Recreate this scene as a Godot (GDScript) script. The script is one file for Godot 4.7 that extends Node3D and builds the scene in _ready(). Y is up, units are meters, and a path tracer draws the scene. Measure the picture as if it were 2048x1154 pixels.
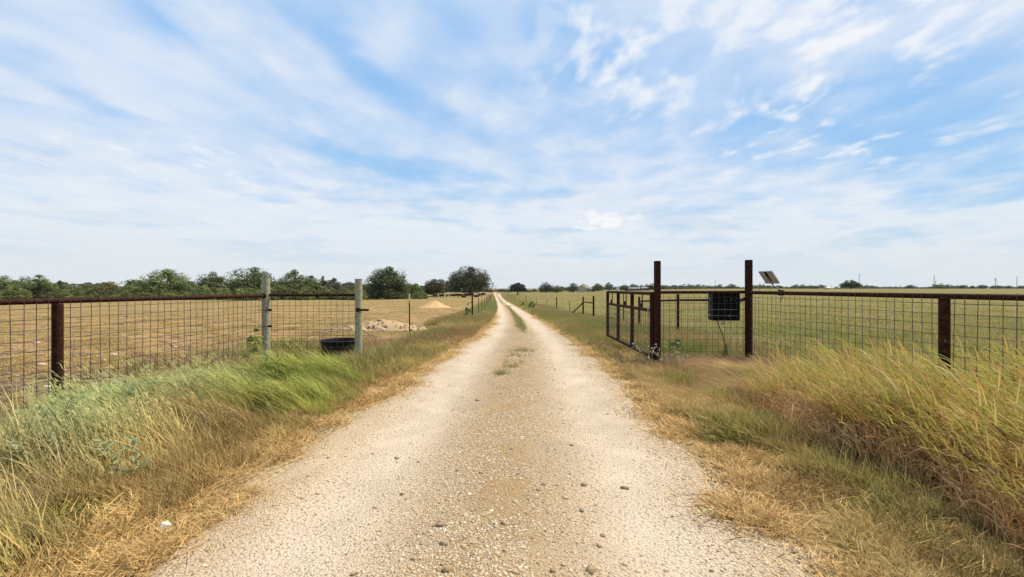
extends Node3D
# A gravel ranch road running through an open pipe gate between wire-panel fences, pasture on both sides.
# x to the right, y up, the road runs towards -z; metres.

var rng := RandomNumberGenerator.new()
var used := {}
var profile_left := PackedFloat32Array()
var profile_road := PackedFloat32Array()
var profile_right := PackedFloat32Array()
var road_line := PackedFloat32Array()
var soft := FastNoiseLite.new()      # broad patches
var fine := FastNoiseLite.new()      # metre-sized variation
var ragged := FastNoiseLite.new()    # road edges
var streak := FastNoiseLite.new()
var puff := FastNoiseLite.new()
var warp := FastNoiseLite.new()
var sky_rows := []
var M := {}

const STEP := 0.5
const REACH := 440.0


# ---------------------------------------------------------------- naming
func numbered(called: String) -> String:
	if used.has(called):
		used[called] += 1
		return "%s_%03d" % [called, used[called]]
	used[called] = 0
	return called


func tag(o: Node, label: String, category: String, group := "", kind := "") -> void:
	if label:
		o.set_meta("label", label)
	if category:
		o.set_meta("category", category)
	if group:
		o.set_meta("group", group)
	if kind:
		o.set_meta("kind", kind)


func thing(called: String, label: String, category: String, at := Vector3.ZERO, turn := 0.0, group := "") -> Node3D:
	var o := Node3D.new()
	o.name = numbered(called)
	add_child(o)
	o.position = at
	o.rotation.y = turn
	tag(o, label, category, group)
	return o


func put(called: String, mesh: Mesh, material: Material, parent: Node = null, label := "") -> MeshInstance3D:
	var o := MeshInstance3D.new()
	o.mesh = mesh
	o.material_override = material
	if parent == null:
		o.name = numbered(called)
		add_child(o)
	else:
		o.name = called
		parent.add_child(o, true)
	if label:
		o.set_meta("label", label)
	return o


func scatter(called: String, mesh: Mesh, material: Material, buffer: PackedFloat32Array, parent: Node = null, label := "", category := "") -> MultiMeshInstance3D:
	var mm := MultiMesh.new()
	mm.transform_format = MultiMesh.TRANSFORM_3D
	mm.use_colors = true
	mm.mesh = mesh
	mm.instance_count = buffer.size() / 16
	mm.buffer = buffer
	var o := MultiMeshInstance3D.new()
	o.multimesh = mm
	o.material_override = material
	if parent == null:
		o.name = numbered(called)
		add_child(o)
	else:
		o.name = called
		parent.add_child(o, true)
	tag(o, label, category, "", "stuff")
	return o


func row(buffer: PackedFloat32Array, b: Basis, at: Vector3, c: Color) -> void:
	buffer.append_array(PackedFloat32Array([b.x.x, b.y.x, b.z.x, at.x, b.x.y, b.y.y, b.z.y, at.y, b.x.z, b.y.z, b.z.z, at.z, c.r, c.g, c.b, 1.0]))


# ---------------------------------------------------------------- mesh building
class Shape:
	var v := PackedVector3Array()
	var n := PackedVector3Array()
	var c := PackedColorArray()
	var uv := PackedVector2Array()
	var i := PackedInt32Array()
	var flat := false

	func vert(p: Vector3, normal := Vector3.UP, color := Color.WHITE, t := Vector2.ZERO) -> int:
		v.append(p)
		n.append(normal)
		c.append(color)
		uv.append(t)
		return v.size() - 1

	func tri(a: int, b: int, d: int) -> void:
		var g := (v[b] - v[a]).cross(v[d] - v[a])
		if g.dot(n[a] + n[b] + n[d]) > 0.0:   # clockwise is the front
			i.append_array(PackedInt32Array([a, d, b]))
		else:
			i.append_array(PackedInt32Array([a, b, d]))

	func quad(a: int, b: int, d: int, e: int) -> void:
		tri(a, b, d)
		tri(a, d, e)

	func face(p: Array, color := Color.WHITE) -> void:
		var normal: Vector3 = ((p[1] - p[0]) as Vector3).cross(p[2] - p[0]).normalized()
		var ids := []
		for q in p:
			ids.append(vert(q, normal, color))
		for k in range(1, p.size() - 1):
			tri(ids[0], ids[k], ids[k + 1])

	func leaf(a: Vector3, b: Vector3, d: Vector3, color: Color) -> void:   # a loose flat triangle
		v.append(a)
		v.append(b)
		v.append(d)
		c.append(color)
		c.append(color)
		c.append(color)
		var k := v.size()
		i.append_array(PackedInt32Array([k - 3, k - 2, k - 1]))

	func box(at: Vector3, size: Vector3, basis := Basis(), color := Color.WHITE, bevel := 0.0) -> void:
		var h := size * 0.5
		if bevel <= 0.0:
			for axis in 3:
				for s in [-1.0, 1.0]:
					var o := Vector3.ZERO
					o[axis] = s * h[axis]
					var a := Vector3.ZERO
					var b := Vector3.ZERO
					a[(axis + 1) % 3] = h[(axis + 1) % 3]
					b[(axis + 2) % 3] = h[(axis + 2) % 3]
					var nn: Vector3 = basis * (o / maxf(o.length(), 1e-9))
					var q := []
					for m in [[-1, -1], [1, -1], [1, 1], [-1, 1]]:
						q.append(vert(at + basis * (o + a * m[0] + b * m[1]), nn, color))
					quad(q[0], q[1], q[2], q[3])
			return
		for axis in 3:   # chamfered: six faces, twelve edges, eight corners
			for s in [-1.0, 1.0]:
				var o := Vector3.ZERO
				o[axis] = s * h[axis]
				var a := Vector3.ZERO
				var b := Vector3.ZERO
				a[(axis + 1) % 3] = h[(axis + 1) % 3] - bevel
				b[(axis + 2) % 3] = h[(axis + 2) % 3] - bevel
				var nn: Vector3 = basis * (o / maxf(o.length(), 1e-9))
				var q := []
				for m in [[-1, -1], [1, -1], [1, 1], [-1, 1]]:
					q.append(vert(at + basis * (o + a * m[0] + b * m[1]), nn, color))
				quad(q[0], q[1], q[2], q[3])
		for axis in 3:
			var p := (axis + 1) % 3
			var r := (axis + 2) % 3
			for s in [-1.0, 1.0]:
				for t in [-1.0, 1.0]:
					var e0 := Vector3.ZERO
					e0[p] = s * h[p]
					e0[r] = t * (h[r] - bevel)
					var e1 := Vector3.ZERO
					e1[p] = s * (h[p] - bevel)
					e1[r] = t * h[r]
					var along := Vector3.ZERO
					along[axis] = h[axis] - bevel
					var d := Vector3.ZERO
					d[p] = s
					d[r] = t
					var nn: Vector3 = basis * d.normalized()
					quad(vert(at + basis * (e0 - along), nn, color), vert(at + basis * (e0 + along), nn, color), vert(at + basis * (e1 + along), nn, color), vert(at + basis * (e1 - along), nn, color))
		for sx in [-1.0, 1.0]:
			for sy in [-1.0, 1.0]:
				for sz in [-1.0, 1.0]:
					var nn: Vector3 = basis * Vector3(sx, sy, sz).normalized()
					var k := h - Vector3.ONE * bevel
					tri(vert(at + basis * Vector3(sx * h.x, sy * k.y, sz * k.z), nn, color), vert(at + basis * Vector3(sx * k.x, sy * h.y, sz * k.z), nn, color), vert(at + basis * Vector3(sx * k.x, sy * k.y, sz * h.z), nn, color))

	func tube(path: PackedVector3Array, radii: PackedFloat32Array, sides := 10, color := Color.WHITE, caps := true, squash := 1.0) -> void:
		var last := path.size() - 1
		var side := Vector3.ZERO
		var rings := []
		for k in path.size():
			var d := (path[mini(k + 1, last)] - path[maxi(k - 1, 0)]).normalized()
			if side == Vector3.ZERO:
				side = d.cross(Vector3.UP if absf(d.y) < 0.95 else Vector3.RIGHT).normalized()
			else:
				side = (side - d * side.dot(d)).normalized()
			var other := d.cross(side)
			var ring := PackedInt32Array()
			for j in sides:
				var a := TAU * j / sides
				var o := side * cos(a) + other * sin(a) * squash
				ring.append(vert(path[k] + o * radii[mini(k, radii.size() - 1)], o.normalized(), color, Vector2(float(j) / sides, k)))
			rings.append(ring)
		for k in last:
			for j in sides:
				quad(rings[k][j], rings[k][(j + 1) % sides], rings[k + 1][(j + 1) % sides], rings[k + 1][j])
		if caps:
			for e in [0, last]:
				var d := (path[1] - path[0]) if e == 0 else (path[last - 1] - path[last])
				var nn := -d.normalized()
				var ids := PackedInt32Array()
				for j in sides:
					ids.append(vert(v[rings[e][j]], nn, color))
				for j in range(1, sides - 1):
					tri(ids[0], ids[j], ids[j + 1])

	func mesh() -> ArrayMesh:
		var a := []
		a.resize(Mesh.ARRAY_MAX)
		a[Mesh.ARRAY_VERTEX] = v
		if n.size() == v.size() and not flat:
			a[Mesh.ARRAY_NORMAL] = n
		a[Mesh.ARRAY_COLOR] = c
		if uv.size() == v.size():
			a[Mesh.ARRAY_TEX_UV] = uv
		a[Mesh.ARRAY_INDEX] = i
		var m := ArrayMesh.new()
		m.add_surface_from_arrays(Mesh.PRIMITIVE_TRIANGLES, a)
		return m


func pipe_mesh(a: Vector3, b: Vector3, r: float, sides := 14) -> ArrayMesh:
	var s := Shape.new()
	s.tube(PackedVector3Array([a, b]), PackedFloat32Array([r, r]), sides)
	return s.mesh()


func spread(a: float, b: float) -> float:
	return rng.randf_range(a, b)


func lin(r: float, g: float, b: float) -> Color:   # a colour that is given in linear values, for material albedos
	return Color(r, g, b).linear_to_srgb()


# ---------------------------------------------------------------- the lie of the land
func table(points: Array) -> PackedFloat32Array:   # smooth curve through [distance, value] pairs, sampled every STEP
	var out := PackedFloat32Array()
	var k := 0
	for j in int(REACH / STEP) + 1:
		var z := j * STEP
		while k < points.size() - 2 and z > points[k + 1][0]:
			k += 1
		var p0: Array = points[maxi(k - 1, 0)]
		var p1: Array = points[k]
		var p2: Array = points[k + 1]
		var p3: Array = points[mini(k + 2, points.size() - 1)]
		var w: float = p2[0] - p1[0]
		var m1: float = (p2[1] - p0[1]) / maxf(p2[0] - p0[0], 1e-3) * w
		var m2: float = (p3[1] - p1[1]) / maxf(p3[0] - p1[0], 1e-3) * w
		var t := clampf((z - p1[0]) / w, 0.0, 1.0)
		out.append((2 * t * t * t - 3 * t * t + 1) * p1[1] + (t * t * t - 2 * t * t + t) * m1 + (-2 * t * t * t + 3 * t * t) * p2[1] + (t * t * t - t * t) * m2)
	return out


func look(t: PackedFloat32Array, z: float) -> float:
	var f := clampf(z, 0.0, REACH - 1.0) / STEP
	var k := int(f)
	return lerpf(t[k], t[k + 1], f - k)


func road_x(z: float) -> float:      # the road's centre line; z is the distance ahead
	return look(road_line, z)


func land(x: float, z: float) -> float:   # z is the distance ahead of the camera
	var d := maxf(z, 0.0)
	var bearing := x / maxf(d, 4.0)
	var h := look(profile_road, d)
	if bearing < 0.0:
		h = lerpf(h, look(profile_left, d), smoothstep(0.02, 0.16, -bearing))
	else:
		h = lerpf(h, look(profile_right, d), smoothstep(0.02, 0.5, bearing))
	var e := absf(x - road_x(d))
	var rough := smoothstep(1.4, 2.2, e)
	h += fine.get_noise_2d(x * 1.0, z * 1.0) * 0.035 * rough
	h += soft.get_noise_2d(x, z) * 0.25 * smoothstep(25.0, 70.0, d) * smoothstep(2.0, 12.0, e) * (1.0 - smoothstep(180.0, 300.0, d))
	return h


func half_width(z: float, side: float) -> float:   # how far the road's surface reaches from its centre line
	var reach := 1.40
	if side < 0.0:
		reach = lerpf(1.52, 1.34, smoothstep(3.5, 7.5, z))
	return reach + ragged.get_noise_2d(z * 0.6, side * 40.0) * 0.10 + ragged.get_noise_2d(z * 6.0, side * 90.0) * 0.07


func ground_y(x: float, z: float) -> float:   # what the ground sheet does: it ducks under the road
	var e := absf(x - road_x(maxf(z, 0.0)))
	return land(x, z) - 0.07 * (1.0 - smoothstep(0.85, 1.2, e)) * (1.0 - smoothstep(180.0, 240.0, z))


func road_y(x: float, z: float) -> float:
	var e := x - road_x(maxf(z, 0.0))
	var rut := 0.03 * exp(-pow((absf(e) - 0.82) / 0.28, 2.0))
	var crown := 0.022 * exp(-pow(e / 0.38, 2.0))
	return land(x, z) + 0.008 + crown - rut * 0.7 + fine.get_noise_2d(x * 3.0 + 50.0, z * 3.0) * 0.0045


func at(px: float, z: float, up := 0.0) -> Vector3:   # a point on the ground at a bearing (in thousandths and a bit of the lens, 910 = 45 degrees)
	var x := (px - 1024.0) / 910.0 * z
	return Vector3(x, land(x, z) + up, -z)


func _ready() -> void:
	# camera
	var cam := Camera3D.new()
	cam.name = "camera"
	cam.position = Vector3(0, 1.25, 0)
	cam.fov = 64.76
	cam.near = 0.05
	cam.far = 6000.0
	add_child(cam)
	cam.current = true
	for e in [[soft, 1, 0.05, 3], [fine, 2, 0.5, 3], [ragged, 3, 0.25, 3], [streak, 4, 0.8, 5], [puff, 5, 1.0, 5], [warp, 6, 0.7, 3]]:
		e[0].seed = e[1]
		e[0].noise_type = FastNoiseLite.TYPE_SIMPLEX_SMOOTH
		e[0].frequency = e[2]
		e[0].fractal_octaves = e[3]
	# sky
	var env := Environment.new()
	env.background_mode = Environment.BG_SKY
	var sky := Sky.new()
	var air := PanoramaSkyMaterial.new()
	air.panorama = make_sky()
	sky.sky_material = air
	env.sky = sky
	env.background_energy_multiplier = 0.76
	env.tonemap_mode = Environment.TONE_MAPPER_LINEAR
	env.tonemap_exposure = 1.3
	env.fog_enabled = true
	env.fog_density = 0.00006
	env.fog_light_color = Color(0.86, 0.90, 0.95)
	env.sdfgi_enabled = true
	env.ssao_enabled = true
	env.ssil_enabled = true
	var around := WorldEnvironment.new()
	around.name = "environment"
	around.environment = env
	add_child(around)
	# sun: high, ahead and to the right, behind a thin veil of cloud
	var sun := DirectionalLight3D.new()
	sun.name = "sun"
	sun.light_energy = 1.6
	sun.light_color = Color(1.0, 0.95, 0.87)
	sun.light_angular_distance = 1.0
	sun.shadow_enabled = true
	add_child(sun)
	sun.look_at_from_position(Vector3.ZERO, -Vector3(0.42, 0.87, -0.20), Vector3.BACK)

	profile_left = table([[0, 0], [7, 0], [10, -0.08], [14, -0.23], [26, -0.58], [40, -0.93], [68, -1.40], [119, -1.98], [140, -2.15], [165, -2.30], [184, -1.75], [205, -1.45], [230, -1.25], [300, -1.3], [440, -2.0]])
	profile_road = table([[0, 0], [7, 0], [10, -0.08], [14, -0.23], [26, -0.58], [40, -0.93], [68, -1.32], [119, -2.0], [170, -1.95], [200, -1.55], [227, -1.25], [245, -1.3], [300, -2.2], [440, -1.6]])
	profile_right = table([[0, 0], [7, 0], [10, -0.06], [14, -0.18], [26, -0.46], [40, -0.65], [68, -0.80], [100, -0.72], [150, -0.30], [200, 0.20], [270, 0.85], [350, 1.05], [440, 1.05]])
	road_line = table([[0, -0.14], [3, -0.06], [7, 0.07], [14, 0.27], [26, 0.27], [40, 0.0], [68, -0.93], [119, -2.9], [227, -7.7], [300, -11.0], [440, -17.0]])
	make_materials()
	M["thistledown"] = plain("thistledown", lin(0.46, 0.385, 0.35), 0.9)
	make_ground()
	make_stones()
	make_fences()
	make_grass()
	make_weeds()
	make_trees()
	make_cattle()
	make_buildings()


# ---------------------------------------------------------------- sky
# Broad thickening (+) and thinning (-) of the cloud veil: azimuth, elevation, spread across, spread up, tilt (degrees), amount.
const VEIL := [
	[-18.5, 25.0, 14.7, 2.1, -24, -0.50], [-17.3, 14.8, 11.5, 2.0, -8, -0.60], [-38.1, 25.3, 6.6, 0.9, -26, -0.35], [-43.8, 17.1, 5.6, 0.7, -14, -0.40],
	[4.8, 28.1, 10.6, 5.4, 0, -0.28], [16.3, 20.1, 13.9, 6.4, 0, -0.25], [34.5, 16.0, 11.1, 5.8, 0, -0.42], [43.9, 13.7, 7.8, 5.6, 20, -0.38],
	[45.8, 8.2, 4.9, 2.6, 0, -0.30], [-28.0, 9.7, 2.7, 0.5, -5, -0.40], [-9.0, 14.1, 5.5, 1.5, -5, -0.30], [-41.1, 22.0, 13.6, 2.4, -22, 0.30],
	[-35.3, 16.3, 15.9, 2.8, -18, 0.32], [-44.8, 12.6, 7.0, 2.6, -8, 0.30], [-46.1, 4.7, 12.7, 2.6, 0, 0.30], [-32.2, 7.8, 14.9, 1.9, -3, 0.30],
	[42.2, 22.8, 12.4, 2.8, 0, 0.20], [-4.0, 19.7, 13.8, 4.5, 0, 0.18], [10.9, 9.0, 7.3, 2.1, 0, 0.30], [-13.8, 6.5, 16.6, 3.0, 0, 0.25],
	[26.6, 7.7, 13.1, 2.2, 0, 0.22], [-25.5, 26.7, 7.2, 1.3, -32, 0.28], [13.9, 14.8, 15.4, 2.3, -4, 0.20],
]
const SKY_WIDE := 4096


func sky_color(az: float, el: float) -> Color:
	var dx := sin(az) * cos(el)
	var dz := -cos(az) * cos(el)
	var dy := sin(el)
	var px := dx / (dy + 0.07)
	var pz := dz / (dy + 0.07)
	var wx := warp.get_noise_2d(px * 0.8, pz * 0.8)
	var wz := warp.get_noise_2d(px * 0.8 + 70.0, pz * 0.8)
	var along := px * 0.42 - pz * 0.907 + wx * 0.42
	var across := px * 0.907 + pz * 0.42 + wz * 0.30
	var broad := streak.get_noise_2d(along * 0.62, across * 0.95)
	var thin := streak.get_noise_2d(along * 1.7 + 31.0 + broad * 0.5, across * 3.4 + wx * 0.8)
	var fluff := puff.get_noise_2d(px * 2.3 + 17.0 + thin * 0.12, pz * 1.7)
	var deg_az := rad_to_deg(az)
	var deg_el := rad_to_deg(el)
	var veil := 0.0
	for g in VEIL:
		var a: float = deg_az - g[0]
		if absf(a) > g[2] * 2.4:
			continue
		var b: float = deg_el - g[1]
		var t := deg_to_rad(g[4])
		var u: float = (a * cos(t) + b * sin(t)) / g[2]
		var w: float = (-a * sin(t) + b * cos(t)) / g[3]
		var q := u * u + w * w
		if q < 6.0:
			veil += g[5] * exp(-q) * (0.95 if g[5] < 0.0 else 1.1)
	# low banks of cloud near the horizon, drawn out sideways
	var low := puff.get_noise_2d(deg_az * 0.045 + wx * 0.15, deg_el * 0.30 + 9.0)
	var low_fine := puff.get_noise_2d(deg_az * 0.21 + 5.0, deg_el * 0.85 + wz)
	var lowness := 1.0 - smoothstep(6.0, 17.0, deg_el)
	var cover := 0.67 + veil * 0.80 + 0.20 * lowness + broad * 0.15 * (1.0 - lowness * 0.6) + thin * 0.12 + fluff * 0.38 + (low * 0.60 + low_fine * 0.26) * lowness
	cover = smoothstep(0.02, 1.12, cover)
	# small bright puffs high on the right
	var there := exp(-pow((deg_az - 36.0) / 16.0, 2.0)) * smoothstep(9.0, 14.0, deg_el) + 0.8 * exp(-pow((deg_az - 12.0) / 9.0, 2.0)) * smoothstep(17.0, 23.0, deg_el) + 0.75 * exp(-pow((deg_az + 34.0) / 17.0, 2.0)) * exp(-pow((deg_el - 12.5) / 3.6, 2.0))
	var lump := puff.get_noise_2d(px * 3.7 + wx * 0.7, pz * 2.3 + wz * 0.7) * 0.9 + 0.40 * puff.get_noise_2d(px * 7.5 + 40.0, pz * 5.0)
	var puffs := smoothstep(0.0, 0.75, lump + 0.30 * smoothstep(16.0, 28.0, deg_el) - 0.05) * there
	# a small heaped cloud low in the middle
	var heap := exp(-pow((deg_az - 11.5) / 6.0, 2.0) - pow((deg_el - 8.3) / 1.9, 2.0))
	var heaped := smoothstep(0.50, 0.95, heap * 0.85 + puff.get_noise_2d(deg_az * 0.42 + 3.0, deg_el * 1.1) * 0.55)
	var clear := Color(0.285, 0.535, 0.90).lerp(Color(0.50, 0.745, 0.93), pow(1.0 - clampf(sin(el) / 0.55, 0.0, 1.0), 2.2))
	var white := Color(0.745, 0.825, 0.955).lerp(Color(0.865, 0.90, 0.935), clampf(lowness * 0.8 + maxf(fluff, 0.0) * 0.9, 0.0, 1.0))
	white = white.lerp(Color(0.66, 0.745, 0.83), lowness * smoothstep(0.05, 0.5, -low) * 0.6)
	var c := clear.lerp(white, cover * 0.86)
	c = c.lerp(Color(0.93, 0.95, 0.985), clampf(puffs * 0.92, 0.0, 1.0))
	c = c.lerp(Color(1.0, 0.99, 0.98), heaped * 0.8)
	var haze := 1.0 - smoothstep(-1.0, 9.0, deg_el)
	return c.lerp(Color(0.76, 0.805, 0.835), haze * 0.92)


func sky_row(y: int) -> void:
	var wide := SKY_WIDE
	var tall := wide / 2
	var el := (0.5 - (y + 0.5) / tall) * PI
	var bytes := PackedByteArray()
	bytes.resize(wide * 4)
	var near := el < deg_to_rad(44.0)
	var x := 0
	var last := Color.BLACK
	var first := true
	while x < wide:
		var az := wrapf((x + 0.5) / wide * TAU, -PI, PI)   # the panorama starts straight ahead
		var step := 1 if near and absf(az) < deg_to_rad(58.0) else 4   # finer where clouds are seen at their true size
		var c := sky_color(az, el).linear_to_srgb()
		for k in step:
			var e := c if first or step == 1 else last.lerp(c, (k + 1.0) / step)
			var q := mini(x + k, wide - 1) * 4
			bytes[q] = clampi(int(e.r * 255.0 + 0.5), 0, 255)
			bytes[q + 1] = clampi(int(e.g * 255.0 + 0.5), 0, 255)
			bytes[q + 2] = clampi(int(e.b * 255.0 + 0.5), 0, 255)
			bytes[q + 3] = 255
		last = c
		first = false
		x += step
	sky_rows[y] = bytes


func make_sky() -> ImageTexture:
	var tall := SKY_WIDE / 2
	sky_rows.resize(tall)
	var below := PackedByteArray()
	below.resize(SKY_WIDE * 4)
	for x in SKY_WIDE:
		below[x * 4] = 150
		below[x * 4 + 1] = 138
		below[x * 4 + 2] = 112
		below[x * 4 + 3] = 255
	for y in tall:
		sky_rows[y] = below
	var job := WorkerThreadPool.add_group_task(sky_row, tall / 2 + 2)
	WorkerThreadPool.wait_for_group_task_completion(job)
	var all := PackedByteArray()
	for r in sky_rows:
		all.append_array(r)
	sky_rows.clear()
	return ImageTexture.create_from_image(Image.create_from_data(SKY_WIDE, tall, false, Image.FORMAT_RGBA8, all))


# ---------------------------------------------------------------- materials
func noise_map(freq: float, number: int, ramp: Array, size := 256, octaves := 4, kind := FastNoiseLite.TYPE_SIMPLEX_SMOOTH) -> NoiseTexture2D:
	var f := FastNoiseLite.new()
	f.seed = number
	f.noise_type = kind
	f.frequency = freq
	f.fractal_octaves = octaves
	var t := NoiseTexture2D.new()
	t.width = size
	t.height = size
	t.seamless = true
	t.seamless_blend_skirt = 0.05
	t.noise = f
	if ramp:
		var g := Gradient.new()
		var offsets := PackedFloat32Array()
		var colors := PackedColorArray()
		for r in ramp:
			offsets.append(r[0])
			colors.append(r[1])
		g.offsets = offsets
		g.colors = colors
		t.color_ramp = g
	return t


func plain(called: String, albedo: Color, rough := 0.8, metal := 0.0) -> StandardMaterial3D:
	var m := StandardMaterial3D.new()
	m.resource_name = called
	m.albedo_color = albedo
	m.roughness = rough
	m.metallic = metal
	M[called] = m
	return m


func mapped(called: String, tex: Texture2D, scale: float, rough := 0.8, bump: Texture2D = null, depth := 0.3) -> StandardMaterial3D:
	var m := plain(called, Color.WHITE, rough)
	m.albedo_texture = tex
	m.uv1_triplanar = true
	m.uv1_world_triplanar = true
	m.uv1_scale = Vector3.ONE * scale
	if bump:
		m.heightmap_enabled = true
		m.heightmap_texture = bump
		m.heightmap_scale = depth
	return m


func tinted(called: String, rough: float, through := 0.0) -> StandardMaterial3D:   # colour from vertices and copies
	var m := plain(called, Color.WHITE, rough)
	m.vertex_color_use_as_albedo = true
	m.metallic_specular = 0.3
	if through > 0.0:
		m.backlight_enabled = true
		m.backlight = Color(through, through, through).linear_to_srgb()
	return m


func make_materials() -> void:
	var grain := noise_map(0.05, 3, [], 256, 4)
	mapped("rusty steel", noise_map(0.02, 11, [[0.0, lin(0.009, 0.004, 0.003)], [0.38, lin(0.025, 0.009, 0.005)], [0.62, lin(0.043, 0.015, 0.007)], [1.0, lin(0.085, 0.035, 0.016)]], 256, 5), 3.0, 0.8, grain, 0.12)
	mapped("dark rusty steel", noise_map(0.02, 12, [[0.0, lin(0.010, 0.004, 0.003)], [0.5, lin(0.026, 0.009, 0.005)], [1.0, lin(0.060, 0.022, 0.011)]], 256, 5), 3.0, 0.8, grain, 0.1)
	mapped("painted pipe", noise_map(0.015, 13, [[0.0, lin(0.17, 0.15, 0.09)], [0.35, lin(0.28, 0.27, 0.175)], [0.7, lin(0.345, 0.335, 0.225)], [1.0, lin(0.40, 0.39, 0.27)]], 512, 6), 1.6, 0.55, grain, 0.05)
	plain("wire", lin(0.055, 0.046, 0.048), 0.55, 0.2)
	plain("far wire", lin(0.11, 0.105, 0.10), 0.5, 0.2)
	plain("black rubber", lin(0.012, 0.012, 0.014), 0.5)
	plain("black box", lin(0.006, 0.006, 0.007), 0.8)
	plain("grey box", lin(0.035, 0.034, 0.033), 0.7)
	plain("galvanised", lin(0.42, 0.42, 0.42), 0.4, 0.7)
	plain("grey metal", lin(0.25, 0.25, 0.25), 0.45, 0.6)
	plain("panel back", lin(0.40, 0.40, 0.40), 0.6)
	plain("panel glass", lin(0.012, 0.016, 0.035), 0.12)
	plain("yellow plastic", lin(0.75, 0.55, 0.02), 0.5)
	plain("white paint", lin(0.72, 0.72, 0.68), 0.6)
	plain("post green", lin(0.045, 0.040, 0.032), 0.6)
	mapped("old wood", noise_map(0.02, 15, [[0.0, lin(0.20, 0.17, 0.13)], [0.5, lin(0.42, 0.38, 0.32)], [1.0, lin(0.62, 0.58, 0.52)]], 256, 5), 4.0, 0.85)
	mapped("pole wood", noise_map(0.02, 16, [[0.0, lin(0.10, 0.09, 0.075)], [1.0, lin(0.20, 0.18, 0.15)]], 128, 4), 0.7, 0.85)
	mapped("bark", noise_map(0.03, 17, [[0.0, lin(0.035, 0.028, 0.022)], [0.5, lin(0.085, 0.07, 0.055)], [1.0, lin(0.16, 0.135, 0.11)]], 256, 5), 0.8, 0.9)
	mapped("pale wall", noise_map(0.02, 18, [[0.0, lin(0.42, 0.34, 0.24)], [1.0, lin(0.52, 0.44, 0.33)]], 128, 3), 0.3, 0.85)
	mapped("brown roof", noise_map(0.03, 19, [[0.0, lin(0.12, 0.085, 0.06)], [1.0, lin(0.20, 0.15, 0.11)]], 128, 4), 0.4, 0.85)
	plain("grey roof", lin(0.13, 0.14, 0.15), 0.6)
	plain("window dark", lin(0.02, 0.022, 0.026), 0.15)
	plain("barn wall", lin(0.16, 0.12, 0.10), 0.8)
	tinted("leaves", 0.6, 0.5)
	tinted("grass blades", 0.55, 0.55)
	tinted("dry blades", 0.6, 0.35)
	tinted("stone", 0.85)
	tinted("hide", 0.7)

	for e in ["rusty steel", "dark rusty steel", "painted pipe", "black rubber", "black box", "grey box"]:
		M[e].metallic_specular = 0.25
	# the soil and the road: colour per vertex, fine grain from two layers of noise
	var soil := tinted("soil", 0.95)
	soil.albedo_texture = noise_map(0.035, 21, [[0.0, Color(0.52, 0.48, 0.42)], [0.35, Color(0.80, 0.78, 0.74)], [0.6, Color(0.95, 0.95, 0.94)], [1.0, Color(1, 1, 1)]], 1024, 6)
	soil.uv1_scale = Vector3.ONE * 0.55
	soil.detail_enabled = true
	soil.detail_blend_mode = BaseMaterial3D.BLEND_MODE_MUL
	soil.detail_albedo = noise_map(0.02, 22, [[0.0, Color(0.70, 0.68, 0.60)], [0.5, Color(0.93, 0.92, 0.88)], [1.0, Color(1, 1, 1)]], 512, 5)
	soil.uv2_scale = Vector3.ONE * 0.06
	soil.detail_uv_layer = BaseMaterial3D.DETAIL_UV_2
	soil.heightmap_enabled = true
	soil.heightmap_texture = noise_map(0.06, 23, [], 512, 5)
	soil.heightmap_scale = 2.0
	var gravel := tinted("gravel", 0.92)
	gravel.albedo_texture = noise_map(0.13, 24, [[0.0, Color(0.50, 0.45, 0.38)], [0.24, Color(0.78, 0.74, 0.68)], [0.38, Color(0.95, 0.935, 0.91)], [0.7, Color(0.97, 0.96, 0.95)], [1.0, Color(1, 1, 1)]], 2048, 4)
	gravel.uv1_scale = Vector3.ONE * 0.16
	gravel.heightmap_enabled = true
	gravel.heightmap_texture = noise_map(0.20, 25, [], 2048, 4)
	gravel.heightmap_scale = 1.5


# ---------------------------------------------------------------- ground and road
func pasture_left(x: float, z: float) -> float:    # 1 well inside the grazed left pasture
	var edge := -4.2
	if z > 8.0:
		edge = lerpf(-4.0, road_x(z) - 2.7, smoothstep(8.0, 26.0, z))
	return smoothstep(edge + 0.7, edge - 0.9, x)


func pasture_right(x: float, z: float) -> float:
	var edge := 4.3
	if z > 8.0:
		edge = road_x(z) + 4.2
	return smoothstep(edge - 0.5, edge + 0.9, x)


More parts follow.
